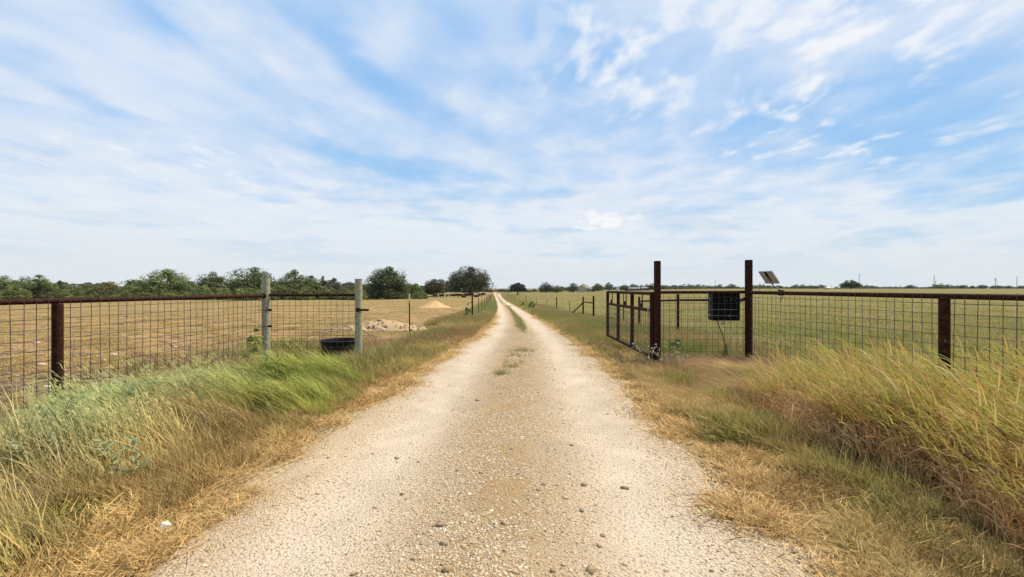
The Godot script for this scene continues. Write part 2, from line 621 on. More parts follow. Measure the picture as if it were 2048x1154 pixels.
func ground_color(x: float, z: float) -> Color:
	var a := soft.get_noise_2d(x * 2.2, z * 2.2)
	var b := fine.get_noise_2d(x * 0.7 + 9.0, z * 0.7)
	var c := Color(0.235, 0.165, 0.085).lerp(Color(0.165, 0.150, 0.060), clampf(0.4 + a * 1.2, 0.0, 1.0))
	var left := pasture_left(x, z)
	if left > 0.0:
		var t := Color(0.455, 0.335, 0.165).lerp(Color(0.43, 0.285, 0.155), clampf(0.5 + b * 1.3, 0.0, 1.0))
		t = t.lerp(Color(0.285, 0.235, 0.095), clampf(0.12 + a * 1.5 + fine.get_noise_2d(x * 0.35, z * 0.35 + 20.0) * 0.8, 0.0, 0.9))
		t = t.lerp(Color(0.30, 0.245, 0.085), smoothstep(40.0, 110.0, z) * 0.55)
		c = c.lerp(t, left)
	var right := pasture_right(x, z)
	if right > 0.0:
		var band := soft.get_noise_2d(x * 0.25, z * 1.1)
		var t := Color(0.235, 0.210, 0.055).lerp(Color(0.285, 0.225, 0.085), clampf(0.45 + a * 1.2 + b * 0.4, 0.0, 1.0))
		t = t.lerp(Color(0.165, 0.185, 0.042), clampf(0.1 + band * 1.6, 0.0, 0.8) * smoothstep(18.0, 60.0, z))
		t = t.lerp(Color(0.26, 0.195, 0.085), clampf(-band * 1.2, 0.0, 0.6) * smoothstep(60.0, 150.0, z))
		c = c.lerp(t, right)
	var e := absf(x - road_x(maxf(z, 0.0)))
	c = c.lerp(Color(0.50, 0.39, 0.25), 1.0 - smoothstep(1.45, 2.1 + 0.4 * b, e))
	return c


func lines(inner: float, step: float, grow: float, far: float) -> Array:
	var out := [0.0]
	var x := 0.0
	while x < far:
		if x >= inner:
			step *= grow
		x += step
		out.append(x)
	return out


func make_ground() -> void:
	var half := lines(6.0, 0.16, 1.09, 3400.0)
	var xs := []
	for k in range(half.size() - 1, 0, -1):
		xs.append(-half[k])
	xs.append_array(half)
	var ahead := lines(10.0, 0.16, 1.045, 3400.0)
	var behind := lines(0.6, 0.16, 1.25, 60.0)
	var zs := []
	for k in range(behind.size() - 1, 0, -1):
		zs.append(-behind[k])
	zs.append_array(ahead)
	var wide := xs.size()
	var v := PackedVector3Array()
	var c := PackedColorArray()
	var uv := PackedVector2Array()
	var ids := PackedInt32Array()
	for z in zs:
		for x in xs:
			v.append(Vector3(x, ground_y(x, z), -z))
			c.append(ground_color(x, z))
			uv.append(Vector2(x, z))
	for j in zs.size() - 1:
		for k in wide - 1:
			var q := j * wide + k
			ids.append_array(PackedInt32Array([q, q + wide, q + wide + 1, q, q + wide + 1, q + 1]))
	var o := put("ground", smooth_sheet(v, c, uv, ids), M["soil"])
	tag(o, "open rural ground of dry pasture, verges and bare soil", "ground", "", "structure")
	ground = o

	# the road: a finer sheet with a crown, two wheel tracks and ragged edges
	v = PackedVector3Array()
	c = PackedColorArray()
	uv = PackedVector2Array()
	ids = PackedInt32Array()
	var across := 41
	var z := -3.0
	var count := 0
	while z < 232.0:
		var mid := road_x(maxf(z, 0.0))
		var l := half_width(z, -1.0)
		var r := half_width(z, 1.0)
		for k in across:
			var t := k / (across - 1.0) * 2.0 - 1.0
			var e := t * (l if t < 0.0 else r)
			var x := mid + e
			var y := road_y(x, z)
			if k == 0 or k == across - 1:
				y -= 0.04
			v.append(Vector3(x, y, -z))
			var n1 := fine.get_noise_2d(x * 1.5, z * 0.8 + 30.0)
			var n2 := fine.get_noise_2d(x * 5.0 + 80.0, z * 4.0)
			var centre := exp(-pow((e + 0.03) / (0.46 + 0.10 * n1), 2.0))
			var rim := smoothstep(1.05, 1.35, absf(e) + n1 * 0.12)
			var q := Color(0.565, 0.475, 0.365).lerp(Color(0.385, 0.270, 0.140), clampf(centre * (1.0 + n2 * 0.5), 0.0, 1.0))
			q = q.lerp(Color(0.61, 0.53, 0.425), clampf(exp(-pow((absf(e) - 0.82) / 0.25, 2.0)) * (0.8 + n1 * 0.25), 0.0, 1.0))
			q = q.lerp(Color(0.48, 0.37, 0.235), rim * 0.6)
			c.append(q * 0.85 * (1.0 + n2 * 0.14 + n1 * 0.07))
			uv.append(Vector2(x * 0.80 - z * 0.60 + n1 * 0.12, x * 0.60 + z * 0.80 + n2 * 0.03))
		count += 1
		z += maxf(0.06, maxf(z, 0.0) * 0.014)
	for j in count - 1:
		for k in across - 1:
			var q := j * across + k
			ids.append_array(PackedInt32Array([q, q + across, q + across + 1, q, q + across + 1, q + 1]))
	road = put("road", smooth_sheet(v, c, uv, ids), M["gravel"])
	tag(road, "pale two-track gravel road with a stony crown running to the rise", "road", "", "structure")


func smooth_sheet(v: PackedVector3Array, c: PackedColorArray, uv: PackedVector2Array, ids: PackedInt32Array) -> ArrayMesh:
	var n := PackedVector3Array()
	n.resize(v.size())
	for k in range(0, ids.size(), 3):
		var a := ids[k]
		var b := ids[k + 1]
		var d := ids[k + 2]
		var g := (v[d] - v[a]).cross(v[b] - v[a])
		n[a] += g
		n[b] += g
		n[d] += g
	for k in n.size():
		n[k] = n[k].normalized()
	var a := []
	a.resize(Mesh.ARRAY_MAX)
	a[Mesh.ARRAY_VERTEX] = v
	a[Mesh.ARRAY_NORMAL] = n
	a[Mesh.ARRAY_COLOR] = c
	a[Mesh.ARRAY_TEX_UV] = uv
	a[Mesh.ARRAY_TEX_UV2] = uv
	a[Mesh.ARRAY_INDEX] = ids
	var m := ArrayMesh.new()
	m.add_surface_from_arrays(Mesh.PRIMITIVE_TRIANGLES, a)
	return m


# ---------------------------------------------------------------- stones
func stone_mesh(number: int, rings := 5, sides := 7) -> ArrayMesh:
	rng.seed = number
	var f := FastNoiseLite.new()
	f.seed = number
	f.frequency = 0.9
	var s := Shape.new()
	var grid := []
	for j in rings + 1:
		var a := PI * j / rings
		var line := []
		for k in sides:
			var b := TAU * (k + 0.5 * (j % 2)) / sides
			var p := Vector3(sin(a) * cos(b), cos(a), sin(a) * sin(b))
			var r := 1.0 + f.get_noise_3dv(p * 1.3) * 0.55
			p = p * r * Vector3(0.5, 0.33, 0.5)
			line.append(s.vert(p, p.normalized()))
		grid.append(line)
	for j in rings:
		for k in sides:
			s.quad(grid[j][k], grid[j][(k + 1) % sides], grid[j + 1][(k + 1) % sides], grid[j + 1][k])
	return s.mesh()


func stone_color() -> Color:
	var pick := rng.randf()
	var c := Color(0.44, 0.34, 0.215)
	if pick < 0.30:
		c = Color(0.52, 0.44, 0.32)
	elif pick < 0.46:
		c = Color(0.36, 0.25, 0.13)
	elif pick < 0.60:
		c = Color(0.38, 0.33, 0.26)
	elif pick < 0.64:
		c = Color(0.25, 0.205, 0.16)
	elif pick < 0.68:
		c = Color(0.33, 0.19, 0.10)
	elif pick < 0.80:
		c = Color(0.58, 0.53, 0.45)
	return c.lerp(Color(0.42, 0.315, 0.19), 0.4) * spread(0.75, 1.2)


func tumble(size: float) -> Basis:
	return Basis(Vector3.UP, spread(0, TAU)) * Basis(Vector3.RIGHT, spread(-0.35, 0.35)) * Basis.from_scale(Vector3(size * spread(0.75, 1.3), size * spread(0.7, 1.2), size * spread(0.75, 1.2)))


func make_stones() -> void:
	var kinds := [stone_mesh(101), stone_mesh(102), stone_mesh(103), stone_mesh(104)]
	var small := [stone_mesh(105, 3, 5), stone_mesh(106, 3, 5), stone_mesh(107, 3, 6)]
	rng.seed = 77
	var buffers := [PackedFloat32Array(), PackedFloat32Array(), PackedFloat32Array()]
	for k in 110000:
		var z := 1.5 * exp(rng.randf() * log(18.0 / 1.5))
		var e := 0.0
		var pick := rng.randf()
		if pick < 0.66:
			e = rng.randfn(-0.04, 0.36)
		elif pick < 0.82:
			e = rng.randfn(1.18, 0.20) * (1.0 if rng.randf() < 0.75 else -1.0)
		else:
			e = spread(-1.4, 1.4)
		var x := road_x(z) + e
		if absf(e) > 1.5 or rng.randf() < 0.93 * exp(-pow((absf(e) - 0.82) / 0.27, 2.0)):
			continue
		if fine.get_noise_2d(x * 2.0 + 11.0, z * 1.6) < -0.22 and rng.randf() < 0.8:
			continue
		var size := 0.0054 * exp(absf(rng.randfn(0.0, 0.55))) * (1.0 + z * 0.045)
		size = minf(size, 0.024)
		row(buffers[k % 3], tumble(size), Vector3(x, road_y(x, z) - size * 0.05, -z), stone_color())
	for k in 3:
		scatter("gravel", small[k], M["stone"], buffers[k], road)
	# the stones one can pick out
	rng.seed = 78
	var tones := []
	for k in 10:
		var m: StandardMaterial3D = M["stone"].duplicate()
		m.resource_name = "stone tone"
		m.vertex_color_use_as_albedo = false
		m.albedo_color = stone_color().linear_to_srgb()
		m.albedo_texture = noise_map(0.03, 40 + k % 2, [[0.0, Color(0.75, 0.73, 0.7)], [1.0, Color(1, 1, 1)]], 128, 4)
		m.uv1_triplanar = true
		m.uv1_scale = Vector3.ONE * 2.0
		tones.append(m)
	for k in 130:
		var z := 1.9 * exp(pow(rng.randf(), 1.4) * log(9.0 / 1.9))
		var e := rng.randfn(-0.02, 0.42) if rng.randf() < 0.66 else spread(-1.35, 1.4)
		var size := spread(0.014, 0.030) + 0.028 * pow(rng.randf(), 5.0)
		var x := road_x(z) + e
		var o := put("stone", kinds[k % 4], tones[rng.randi() % 10], road)
		o.transform = Transform3D(tumble(size), Vector3(x, road_y(x, z) + size * 0.02, -z))
	# pale stones and dung lying about the grazed pasture on the left
	rng.seed = 79
	var pale := PackedFloat32Array()
	var dark := PackedFloat32Array()
	for k in 2600:
		var z := 4.5 * exp(rng.randf() * log(70.0 / 4.5))
		var x := -spread(4.4, maxf(9.0, z * 1.25))
		if z > 9.0:
			x = -spread(3.4 if z < 25.0 else 3.0, z * 1.25)
		if pasture_left(x, z) < 0.8:
			continue
		if k % 3 == 0:
			var size := 0.024 * exp(absf(rng.randfn(0.0, 0.6)))
			row(pale, tumble(minf(size, 0.14)), Vector3(x, land(x, z) + size * 0.05, -z), Color(0.42, 0.34, 0.25) * spread(0.75, 1.15))
		else:
			var size := spread(0.08, 0.26)
			row(dark, Basis(Vector3.UP, spread(0, TAU)) * Basis.from_scale(Vector3(size * spread(0.8, 1.6), size * 0.18, size)), Vector3(x, land(x, z) + 0.004, -z), Color(0.105, 0.072, 0.042) * spread(0.7, 1.5))
	scatter("scattered_stones", kinds[0], M["stone"], pale, ground)
	scatter("dung", kinds[1], M["stone"], dark, ground)
	rng.seed = 80
	for spot in [[213, 742, 0.15], [207, 722, 0.09], [185, 729, 0.10], [83, 731, 0.12], [345, 681, 0.16], [310, 715, 0.10], [295, 720, 0.07], [352, 728, 0.06], [128, 745, 0.07], [60, 700, 0.10], [420, 660, 0.12], [262, 690, 0.08]]:
		var z: float = 1.25 * 910.0 / (spot[1] - 577.0)
		var o := put("stone", kinds[rng.randi() % 4], tones[rng.randi() % 10], ground)
		o.transform = Transform3D(tumble(spot[2]), at(spot[0], z, 0.02))
	# one white lump of limestone on the left verge
	rng.seed = 120
	var chip := loose()   # a broken, flat-faced lump
	var hull := []
	for q in [[-0.5, -0.3, -0.3], [0.45, -0.35, -0.4], [0.55, -0.3, 0.3], [-0.35, -0.3, 0.5], [-0.42, 0.25, -0.12], [0.05, 0.48, -0.22], [0.48, 0.18, 0.02], [-0.12, 0.30, 0.36], [0.22, 0.22, 0.34]]:
		hull.append(Vector3(q[0], q[1], q[2]))
	for q in [[0, 4, 5], [0, 5, 1], [1, 5, 6], [1, 6, 2], [2, 6, 8], [2, 8, 3], [3, 8, 7], [3, 7, 4], [3, 4, 0], [4, 7, 5], [5, 7, 8], [5, 8, 6], [0, 1, 2], [0, 2, 3]]:
		chip.leaf(hull[q[0]], hull[q[1]], hull[q[2]], Color.WHITE)
	var lump := chip.mesh()
	var rock := put("rock", lump, plain("limestone", lin(0.50, 0.45, 0.37), 0.9))
	rock.transform = Transform3D(Basis(Vector3.UP, 0.6) * Basis(Vector3.FORWARD, 0.35) * Basis.from_scale(Vector3(0.056, 0.052, 0.046)), at(330, 2.34, 0.020))
	tag(rock, "white limestone rock lying in dry grass at the left road edge", "rock")

	# heaps
	rng.seed = 81
	var mound := thing("gravel_mound", "smooth tan heap of road gravel standing in the left pasture", "gravel heap", at(871, 62.0))
	var s := Shape.new()
	var rings := 22
	var sides := 44
	var grid := []
	for j in rings + 1:
		var line := []
		for k in sides:
			var a := TAU * k / sides
			var t := float(j) / rings
			var f := fine.get_noise_2d(cos(a) * 6.0 + t * 3.0, sin(a) * 6.0)
			var r := t * (2.75 + f * 0.5)
			var y := 0.98 * pow(1.0 - t, 1.25) * (1.0 + 0.3 * fine.get_noise_2d(a * 9.0, t * 30.0)) * smoothstep(1.0, 0.85, t) + 0.98 * (1.0 - t) * 0.1 - 0.12 * t
			var p := Vector3(cos(a) * r - 0.2 * (1.0 - t), y, sin(a) * r * 0.8)
			line.append(s.vert(p, Vector3(cos(a) * 0.5, 1, sin(a) * 0.5).normalized(), Color(0.54, 0.38, 0.20) * (1.0 + f * 0.2), Vector2(p.x, p.z)))
		grid.append(line)
	for j in rings:
		for k in sides:
			s.quad(grid[j][k], grid[j][(k + 1) % sides], grid[j + 1][(k + 1) % sides], grid[j + 1][k])
	put("heap", s.mesh(), M["gravel"], mound)
	var pile := thing("stone_pile", "low spread pile of broken pale stones beside the white gate post", "stone pile", at(764, 17.6))
	s = Shape.new()
	grid = []
	for j in 13:
		var line := []
		for k in 36:
			var a := TAU * k / 36
			var t := j / 12.0
			var f := fine.get_noise_2d(cos(a) * 7.0 + t * 3.0, sin(a) * 7.0 + 40.0)
			var r := t * (1.75 + f * 0.5)
			var p := Vector3(cos(a) * r * 1.25, 0.40 * pow(1.0 - t, 1.1) - 0.05 * t, sin(a) * r * 0.75)
			line.append(s.vert(p, Vector3(cos(a) * 0.3, 1, sin(a) * 0.3).normalized(), Color(0.44, 0.335, 0.20) * (1.0 + f * 0.35), Vector2(p.x, p.z)))
		grid.append(line)
	for j in 12:
		for k in 36:
			s.quad(grid[j][k], grid[j][(k + 1) % 36], grid[j + 1][(k + 1) % 36], grid[j + 1][k])
	put("soil_heap", s.mesh(), M["gravel"], pile)
	var rubble := []
	for q in [lin(0.56, 0.47, 0.34), lin(0.47, 0.37, 0.25), lin(0.62, 0.55, 0.44), lin(0.50, 0.36, 0.24)]:
		var m: StandardMaterial3D = tones[0].duplicate()
		m.albedo_color = q
		rubble.append(m)
	for k in 270:
		var a := spread(0, TAU)
		var t := sqrt(rng.randf()) * 1.1
		var p := Vector3(cos(a) * t * 2.15, 0.40 * pow(maxf(1.0 - t, 0.0), 1.1), sin(a) * t * 1.3)
		var size := 0.05 * exp(absf(rng.randfn(0.0, 0.5)))
		var o := put("stone", kinds[k % 4], rubble[rng.randi() % 4], pile)
		o.transform = Transform3D(tumble(minf(size, 0.17)), p + Vector3(0, land(pile.position.x + p.x, -pile.position.z - p.z) - pile.position.y + 0.02, 0))


# ---------------------------------------------------------------- fences and gate
var ground: MeshInstance3D
var road: MeshInstance3D
var rod: ArrayMesh


func wire(parent: Node3D, called: String, a: Vector3, b: Vector3, r: float, m: Material) -> void:
	if rod == null:
		rod = pipe_mesh(Vector3(0, -0.5, 0), Vector3(0, 0.5, 0), 1.0, 6)
	var o := put(called, rod, m, parent)
	var d := b - a
	var y := d.normalized()
	var x := y.cross(Vector3.RIGHT if absf(y.x) < 0.9 else Vector3.BACK).normalized()
	o.transform = Transform3D(Basis(x * r, d, x.cross(y) * r), (a + b) * 0.5)


func pipe(parent: Node3D, called: String, a: Vector3, b: Vector3, r: float, m: Material, label := "") -> MeshInstance3D:
	var s := Shape.new()
	s.tube(PackedVector3Array([a, a.lerp(b, 0.012 / maxf((b - a).length(), 0.1)), b.lerp(a, 0.012 / maxf((b - a).length(), 0.1)), b]), PackedFloat32Array([r * 0.94, r, r, r * 0.94]), 18)
	return put(called, s.mesh(), m, parent, label)


func panel(parent: Node3D, a: Vector3, b: Vector3, low: float, high: float, gap: float, thick: float, m: Material) -> void:
	# welded wire between two ground points: every rod a part
	var d := b - a
	var count := int(d.length() / gap)
	for k in count + 1:
		var p := a + d * (k + 0.3) * gap / d.length()
		if (p - a).length() > d.length():
			continue
		var lean := Vector3(rng.randfn(0, 0.0035), 0, rng.randfn(0, 0.0035))
		wire(parent, "upright_wire", p + Vector3(0, low - 0.02, 0) - lean, p + Vector3(0, high, 0) + lean, thick, m)
	var side := d.cross(Vector3.UP).normalized() * thick * 1.8
	var y := high - gap
	while y > low:
		wire(parent, "cross_wire", a + Vector3(0, y, 0) + side, b + Vector3(0, y + rng.randfn(0, 0.003), 0) + side, thick, m)
		y -= gap


func make_fences() -> void:
	rng.seed = 200
	var rust: Material = M["rusty steel"]
	var paint: Material = M["painted pipe"]
	# left: wing along the verge, then a short panel between two pale posts
	var lf := thing("pipe_fence", "rusty pipe and wire-mesh fence with two pale painted posts, left of the road", "fence", Vector3(-3.4, 0, -7.8))
	var o := lf.position
	var p0 := Vector3(-4.22, 0, -7.8) - o
	var p1 := Vector3(-2.63, 0, -7.8) - o
	var dir := Vector3(-0.36, 0, 3.63).normalized()
	var far := p0 + dir * 6.6
	for e in [[p0, 0.0665, 1.435, "taller pale painted pipe post where the fence turns"], [p1, 0.0625, 1.40, "pale painted pipe gate post with a rusty latch stub"]]:
		var g: float = land(e[0].x + o.x, -(e[0].z + o.z))
		var po := pipe(lf, "post", e[0] + Vector3(0, g - 0.3, 0), e[0] + Vector3(0, e[2], 0), e[1], paint, e[3])
		var s := Shape.new()
		s.tube(PackedVector3Array([e[0] + Vector3(0, e[2] + 0.001, 0), e[0] + Vector3(0, e[2] + 0.014, 0)]), PackedFloat32Array([e[1] * 1.03, e[1] * 0.96]), 18)
		put("cap", s.mesh(), M["grey metal"], po)
	pipe(lf, "post", Vector3(-4.495, -0.3, -4.50) - o, Vector3(-4.495, 1.10, -4.50) - o, 0.045, rust)
	pipe(lf, "post", Vector3(-4.78, -0.3, -1.65) - o, Vector3(-4.78, 1.10, -1.65) - o, 0.045, rust)
	var inward := Vector3(0.0, 1.127, 0)
	pipe(lf, "top_rail", p0 + inward + dir * 0.04, far + inward, 0.028, rust)
	pipe(lf, "top_rail", p0 + inward + Vector3(0.05, 0.012, 0), p1 + inward + Vector3(-0.05, 0.012, 0), 0.025, rust)
	var front := Vector3(0.037, 0, 0.0035)
	panel(lf, p0 + dir * 0.10 + front, far + front, 0.04, 1.158, 0.1016, 0.0031, M["wire"])
	panel(lf, p0 + Vector3(0.085, 0, 0.034), p1 + Vector3(-0.065, 0, 0.034), 0.04, 1.160, 0.1016, 0.0030, M["wire"])
	for y in [0.885, 0.61]:   # two wires round the tall post, drawn tight on dark knobs
		wire(lf, "tie_wire", p0 + Vector3(-0.11, y, 0.069), p0 + Vector3(0.09, y, 0.069), 0.0035, M["black rubber"])
		pipe(lf, "insulator", p0 + Vector3(0.075, y, 0.07), p0 + Vector3(0.135, y, 0.07), 0.019, M["black rubber"])
	pipe(lf, "rail_collar", p0 + Vector3(-0.005, 1.127, 0.05), p0 + Vector3(-0.005, 1.127, 0.085), 0.045, M["dark rusty steel"])
	var stub := pipe(lf, "latch_stub", p1 + Vector3(0.03, 0.885, 0.03), p1 + Vector3(0.19, 0.885, 0.06), 0.019, M["dark rusty steel"])
	pipe(lf, "latch_plate", p1 + Vector3(0.012, 0.885, 0.055), p1 + Vector3(0.012, 0.885, 0.078), 0.036, M["dark rusty steel"])

	# right: panel between two tall rusty posts, then a wing along the verge
	var rf := thing("pipe_fence", "rusty pipe and wire-mesh fence with two tall rusty posts, right of the road", "fence", Vector3(3.2, 0, -7.65))
	o = rf.position
	var a := Vector3(2.46, 0, -7.70) - o
	var b := Vector3(3.98, 0, -7.65) - o
	dir = Vector3(0.30, 0, 3.03).normalized()
	far = b + dir * 6.3
	pipe(rf, "post", a + Vector3(0, -0.3, 0), a + Vector3(0, 1.715, 0), 0.0575, rust, "tall rusty post that the open gate hangs on")
	pipe(rf, "post", b + Vector3(0, -0.3, 0), b + Vector3(0, 1.73, 0), 0.060, rust, "tall rusty post beside the small solar panel")
	pipe(rf, "post", Vector3(4.20, -0.3, -4.42) - o, Vector3(4.20, 1.16, -4.42) - o, 0.045, rust)
	pipe(rf, "post", Vector3(4.50, -0.3, -1.60) - o, Vector3(4.50, 1.16, -1.60) - o, 0.045, rust)
	pipe(rf, "top_rail", a + Vector3(0.05, 1.185, 0), b + Vector3(-0.05, 1.19, 0), 0.026, rust)
	pipe(rf, "top_rail", b + Vector3(0, 1.183, 0) + dir * 0.04, far + Vector3(0, 1.165, 0), 0.028, rust)
	var off := Vector3(-0.036, 0, 0)
	panel(rf, a + Vector3(0.06, 0, 0.034), b + Vector3(-0.06, 0, 0.034), 0.03, 1.205, 0.1016, 0.0030, M["wire"])
	panel(rf, b + off + dir * 0.09, far + off, 0.03, 1.205, 0.1016, 0.0031, M["wire"])
	# a flat bar welded down the near face of the second post
	var s := Shape.new()
	s.box(b + Vector3(-0.055, 0.58, 0.045), Vector3(0.05, 1.16, 0.03), Basis(), Color.WHITE, 0.004)
	put("flat_bar", s.mesh(), M["dark rusty steel"], rf)

	var stake := thing("stake", "weathered pale wooden stake in tall grass beside the right fence post", "stake", Vector3(4.14, 0, -4.24), 0.1)
	s = Shape.new()
	s.box(Vector3(0, 0.20, 0), Vector3(0.045, 0.50, 0.035), Basis(Vector3.BACK, 0.03), Color.WHITE, 0.006)
	put("shaft", s.mesh(), M["old wood"], stake)
	make_gate()
	make_box()
	make_solar()
	make_tub()
	make_roadside_fences()


func make_gate() -> void:
	var g := thing("gate", "rusty pipe gate with wire mesh, swung open away along the right verge", "gate", Vector3(2.385, 0, -7.72))
	var rust: Material = M["rusty steel"]
	var far := -3.62
	var t := 0.030
	var y0 := 0.085
	var y1 := 1.165
	var mid := 0.875
	for e in [[-0.02, 0.042], [-1.31, 0.036], [-2.49, 0.036], [far, 0.036]]:
		pipe(g, "upright", Vector3(0, y0, e[0]), Vector3(0, y1, e[0]), e[1], M["dark rusty steel"])
	for y in [y0, mid, y1]:
		pipe(g, "rail", Vector3(0, y, 0.0), Vector3(0, y, far), t, rust)
	rng.seed = 201
	panel(g, Vector3(-0.036, 0, -0.06), Vector3(-0.036, 0, far + 0.04), y0, mid, 0.1016, 0.0032, M["wire"])
	for e in [[-0.60, 0], [-1.78, 1], [-2.00, 0], [-3.10, 0]]:   # thin rods between the top rails, with small blocks at their feet
		pipe(g, "rod", Vector3(0, mid, e[0]), Vector3(0, y1, e[0]), 0.010, rust)
	for e in [-0.70, -1.89, -3.18]:
		var s := Shape.new()
		s.box(Vector3(0, mid + 0.065, e), Vector3(0.03, 0.09, 0.12), Basis(), Color.WHITE, 0.005)
		put("block", s.mesh(), rust, g)
	for y in [0.32, 0.93]:
		pipe(g, "hinge", Vector3(0.07, y - 0.05, 0.02), Vector3(0.07, y + 0.05, 0.02), 0.022, M["dark rusty steel"])
		wire(g, "hinge_pin", Vector3(0.0, y, 0.01), Vector3(0.09, y, 0.02), 0.010, M["dark rusty steel"])
	var c := Shape.new()
	c.box(Vector3(-0.045, 0.86, -0.10), Vector3(0.012, 0.20, 0.03), Basis(), Color.WHITE, 0.003)
	put("latch", c.mesh(), M["galvanised"], g)


func make_box() -> void:
	var k := thing("control_box", "black gate-opener box hung behind the mesh between the rusty posts", "control box", Vector3(3.665, 0.70, -7.86))
	var s := Shape.new()
	s.box(Vector3(0, 0.235, 0), Vector3(0.46, 0.47, 0.20), Basis(), Color.WHITE, 0.012)
	put("case", s.mesh(), M["black box"], k)
	s = Shape.new()
	s.box(Vector3(-0.234, 0.235, -0.005), Vector3(0.012, 0.44, 0.17), Basis(), Color.WHITE, 0.003)
	var side := put("side_plate", s.mesh(), M["grey box"], k)
	for y in [0.10, 0.235, 0.37]:
		s = Shape.new()
		s.box(Vector3(-0.242, y, -0.02), Vector3(0.006, 0.03, 0.03), Basis(), Color.WHITE, 0.002)
		put("clip", s.mesh(), M["galvanised"] if y < 0.2 else M["grey metal"], side)
	s = Shape.new()
	s.box(Vector3(0, 0.476, 0.004), Vector3(0.475, 0.014, 0.215), Basis(), Color.WHITE, 0.004)
	put("lid", s.mesh(), M["black box"], k)
	for p in [[-0.06, 0.345, 0.018], [0.02, 0.36, 0.022], [0.075, 0.345, 0.016], [-0.02, 0.085, 0.05]]:
		s = Shape.new()
		s.box(Vector3(p[0] + 0.06, p[1], 0.1015), Vector3(p[2], 0.007, 0.004), Basis(Vector3.BACK, 0.5 if p[2] > 0.04 else 0.1))
		put("scuff", s.mesh(), M["galvanised"], k)
	var lock := Shape.new()
	lock.box(Vector3(-0.05, -0.045, 0.07), Vector3(0.045, 0.05, 0.02), Basis(Vector3.BACK, 0.2), Color.WHITE, 0.005)
	lock.tube(PackedVector3Array([Vector3(-0.065, -0.02, 0.07), Vector3(-0.06, 0.012, 0.07), Vector3(-0.04, 0.012, 0.07), Vector3(-0.033, -0.02, 0.07)]), PackedFloat32Array([0.004]), 6)
	put("padlock", lock.mesh(), M["galvanised"], k)
	var cord := Shape.new()
	var path := PackedVector3Array()
	for j in 9:
		var t := j / 8.0
		path.append(Vector3(-0.16 + 0.20 * t + 0.03 * sin(t * 3.0), 0.01 - 0.69 * t, 0.06))
	cord.tube(path, PackedFloat32Array([0.007]), 7)
	put("cable", cord.mesh(), M["black rubber"], k)
	cord = Shape.new()
	cord.tube(PackedVector3Array([Vector3(0.22, 0.24, -0.05), Vector3(0.26, 0.30, 0.0), Vector3(0.31, 0.36, 0.12)]), PackedFloat32Array([0.005]), 6)
	put("cable", cord.mesh(), M["black rubber"], k)


func make_solar() -> void:
	# stands on the rail just past the second post; its face looks away and to the right
	var base := Vector3(4.135, 1.19, -7.02)
	var k := thing("solar_panel", "small tilted solar panel on a bracket above the right fence rail", "solar panel", base)
	var w := Vector3(cos(1.13), 0, sin(1.13))
	var ahead := Vector3(sin(1.13), 0, -cos(1.13))
	var down := (ahead * cos(0.78) - Vector3.UP * sin(0.78)).normalized()
	var n := w.cross(down).normalized()
	if n.y < 0:
		n = -n
	var b := Basis(w, n, w.cross(n))
	var c := Vector3(-0.135, 0.235, -0.06)
	var s := Shape.new()
	s.box(c, Vector3(0.20, 0.010, 0.25), b)
	put("back_sheet", s.mesh(), M["panel back"], k)
	s = Shape.new()
	s.box(c + n * 0.0075, Vector3(0.196, 0.003, 0.246), b)
	put("cells", s.mesh(), M["panel glass"], k)
	for e in [[w * 0.104, Vector3(0.012, 0.022, 0.262)], [w * -0.104, Vector3(0.012, 0.022, 0.262)]]:
		s = Shape.new()
		s.box(c + e[0], e[1], b, Color.WHITE, 0.002)
		put("frame_edge", s.mesh(), M["galvanised"], k)
	for e in [b.z * 0.126, b.z * -0.126]:
		s = Shape.new()
		s.box(c + e, Vector3(0.196, 0.021, 0.012), b, Color.WHITE, 0.002)
		put("frame_edge", s.mesh(), M["galvanised"], k)
	s = Shape.new()
	s.box(c - n * 0.014 - down * 0.03, Vector3(0.030, 0.016, 0.19), b, Color.WHITE, 0.002)
	put("junction_strip", s.mesh(), M["black rubber"], k)
	s = Shape.new()
	s.tube(PackedVector3Array([c - n * 0.014 - down * 0.02, c - n * 0.022 + down * 0.16, Vector3(0.02, 0.02, 0.035), Vector3(0.012, -0.06, 0.045), Vector3(-0.03, -0.16, 0.045)]), PackedFloat32Array([0.011, 0.011, 0.011, 0.010, 0.009]), 8)
	put("bracket_arm", s.mesh(), M["grey metal"], k)
	s = Shape.new()
	s.box(Vector3(0.01, -0.005, 0.01), Vector3(0.05, 0.085, 0.09), Basis(), Color.WHITE, 0.006)
	put("clamp", s.mesh(), M["dark rusty steel"], k)
	s = Shape.new()
	s.tube(PackedVector3Array([c - n * 0.012, Vector3(-0.20, 0.02, -0.25)]), PackedFloat32Array([0.004]), 6)
	put("brace", s.mesh(), M["grey metal"], k)


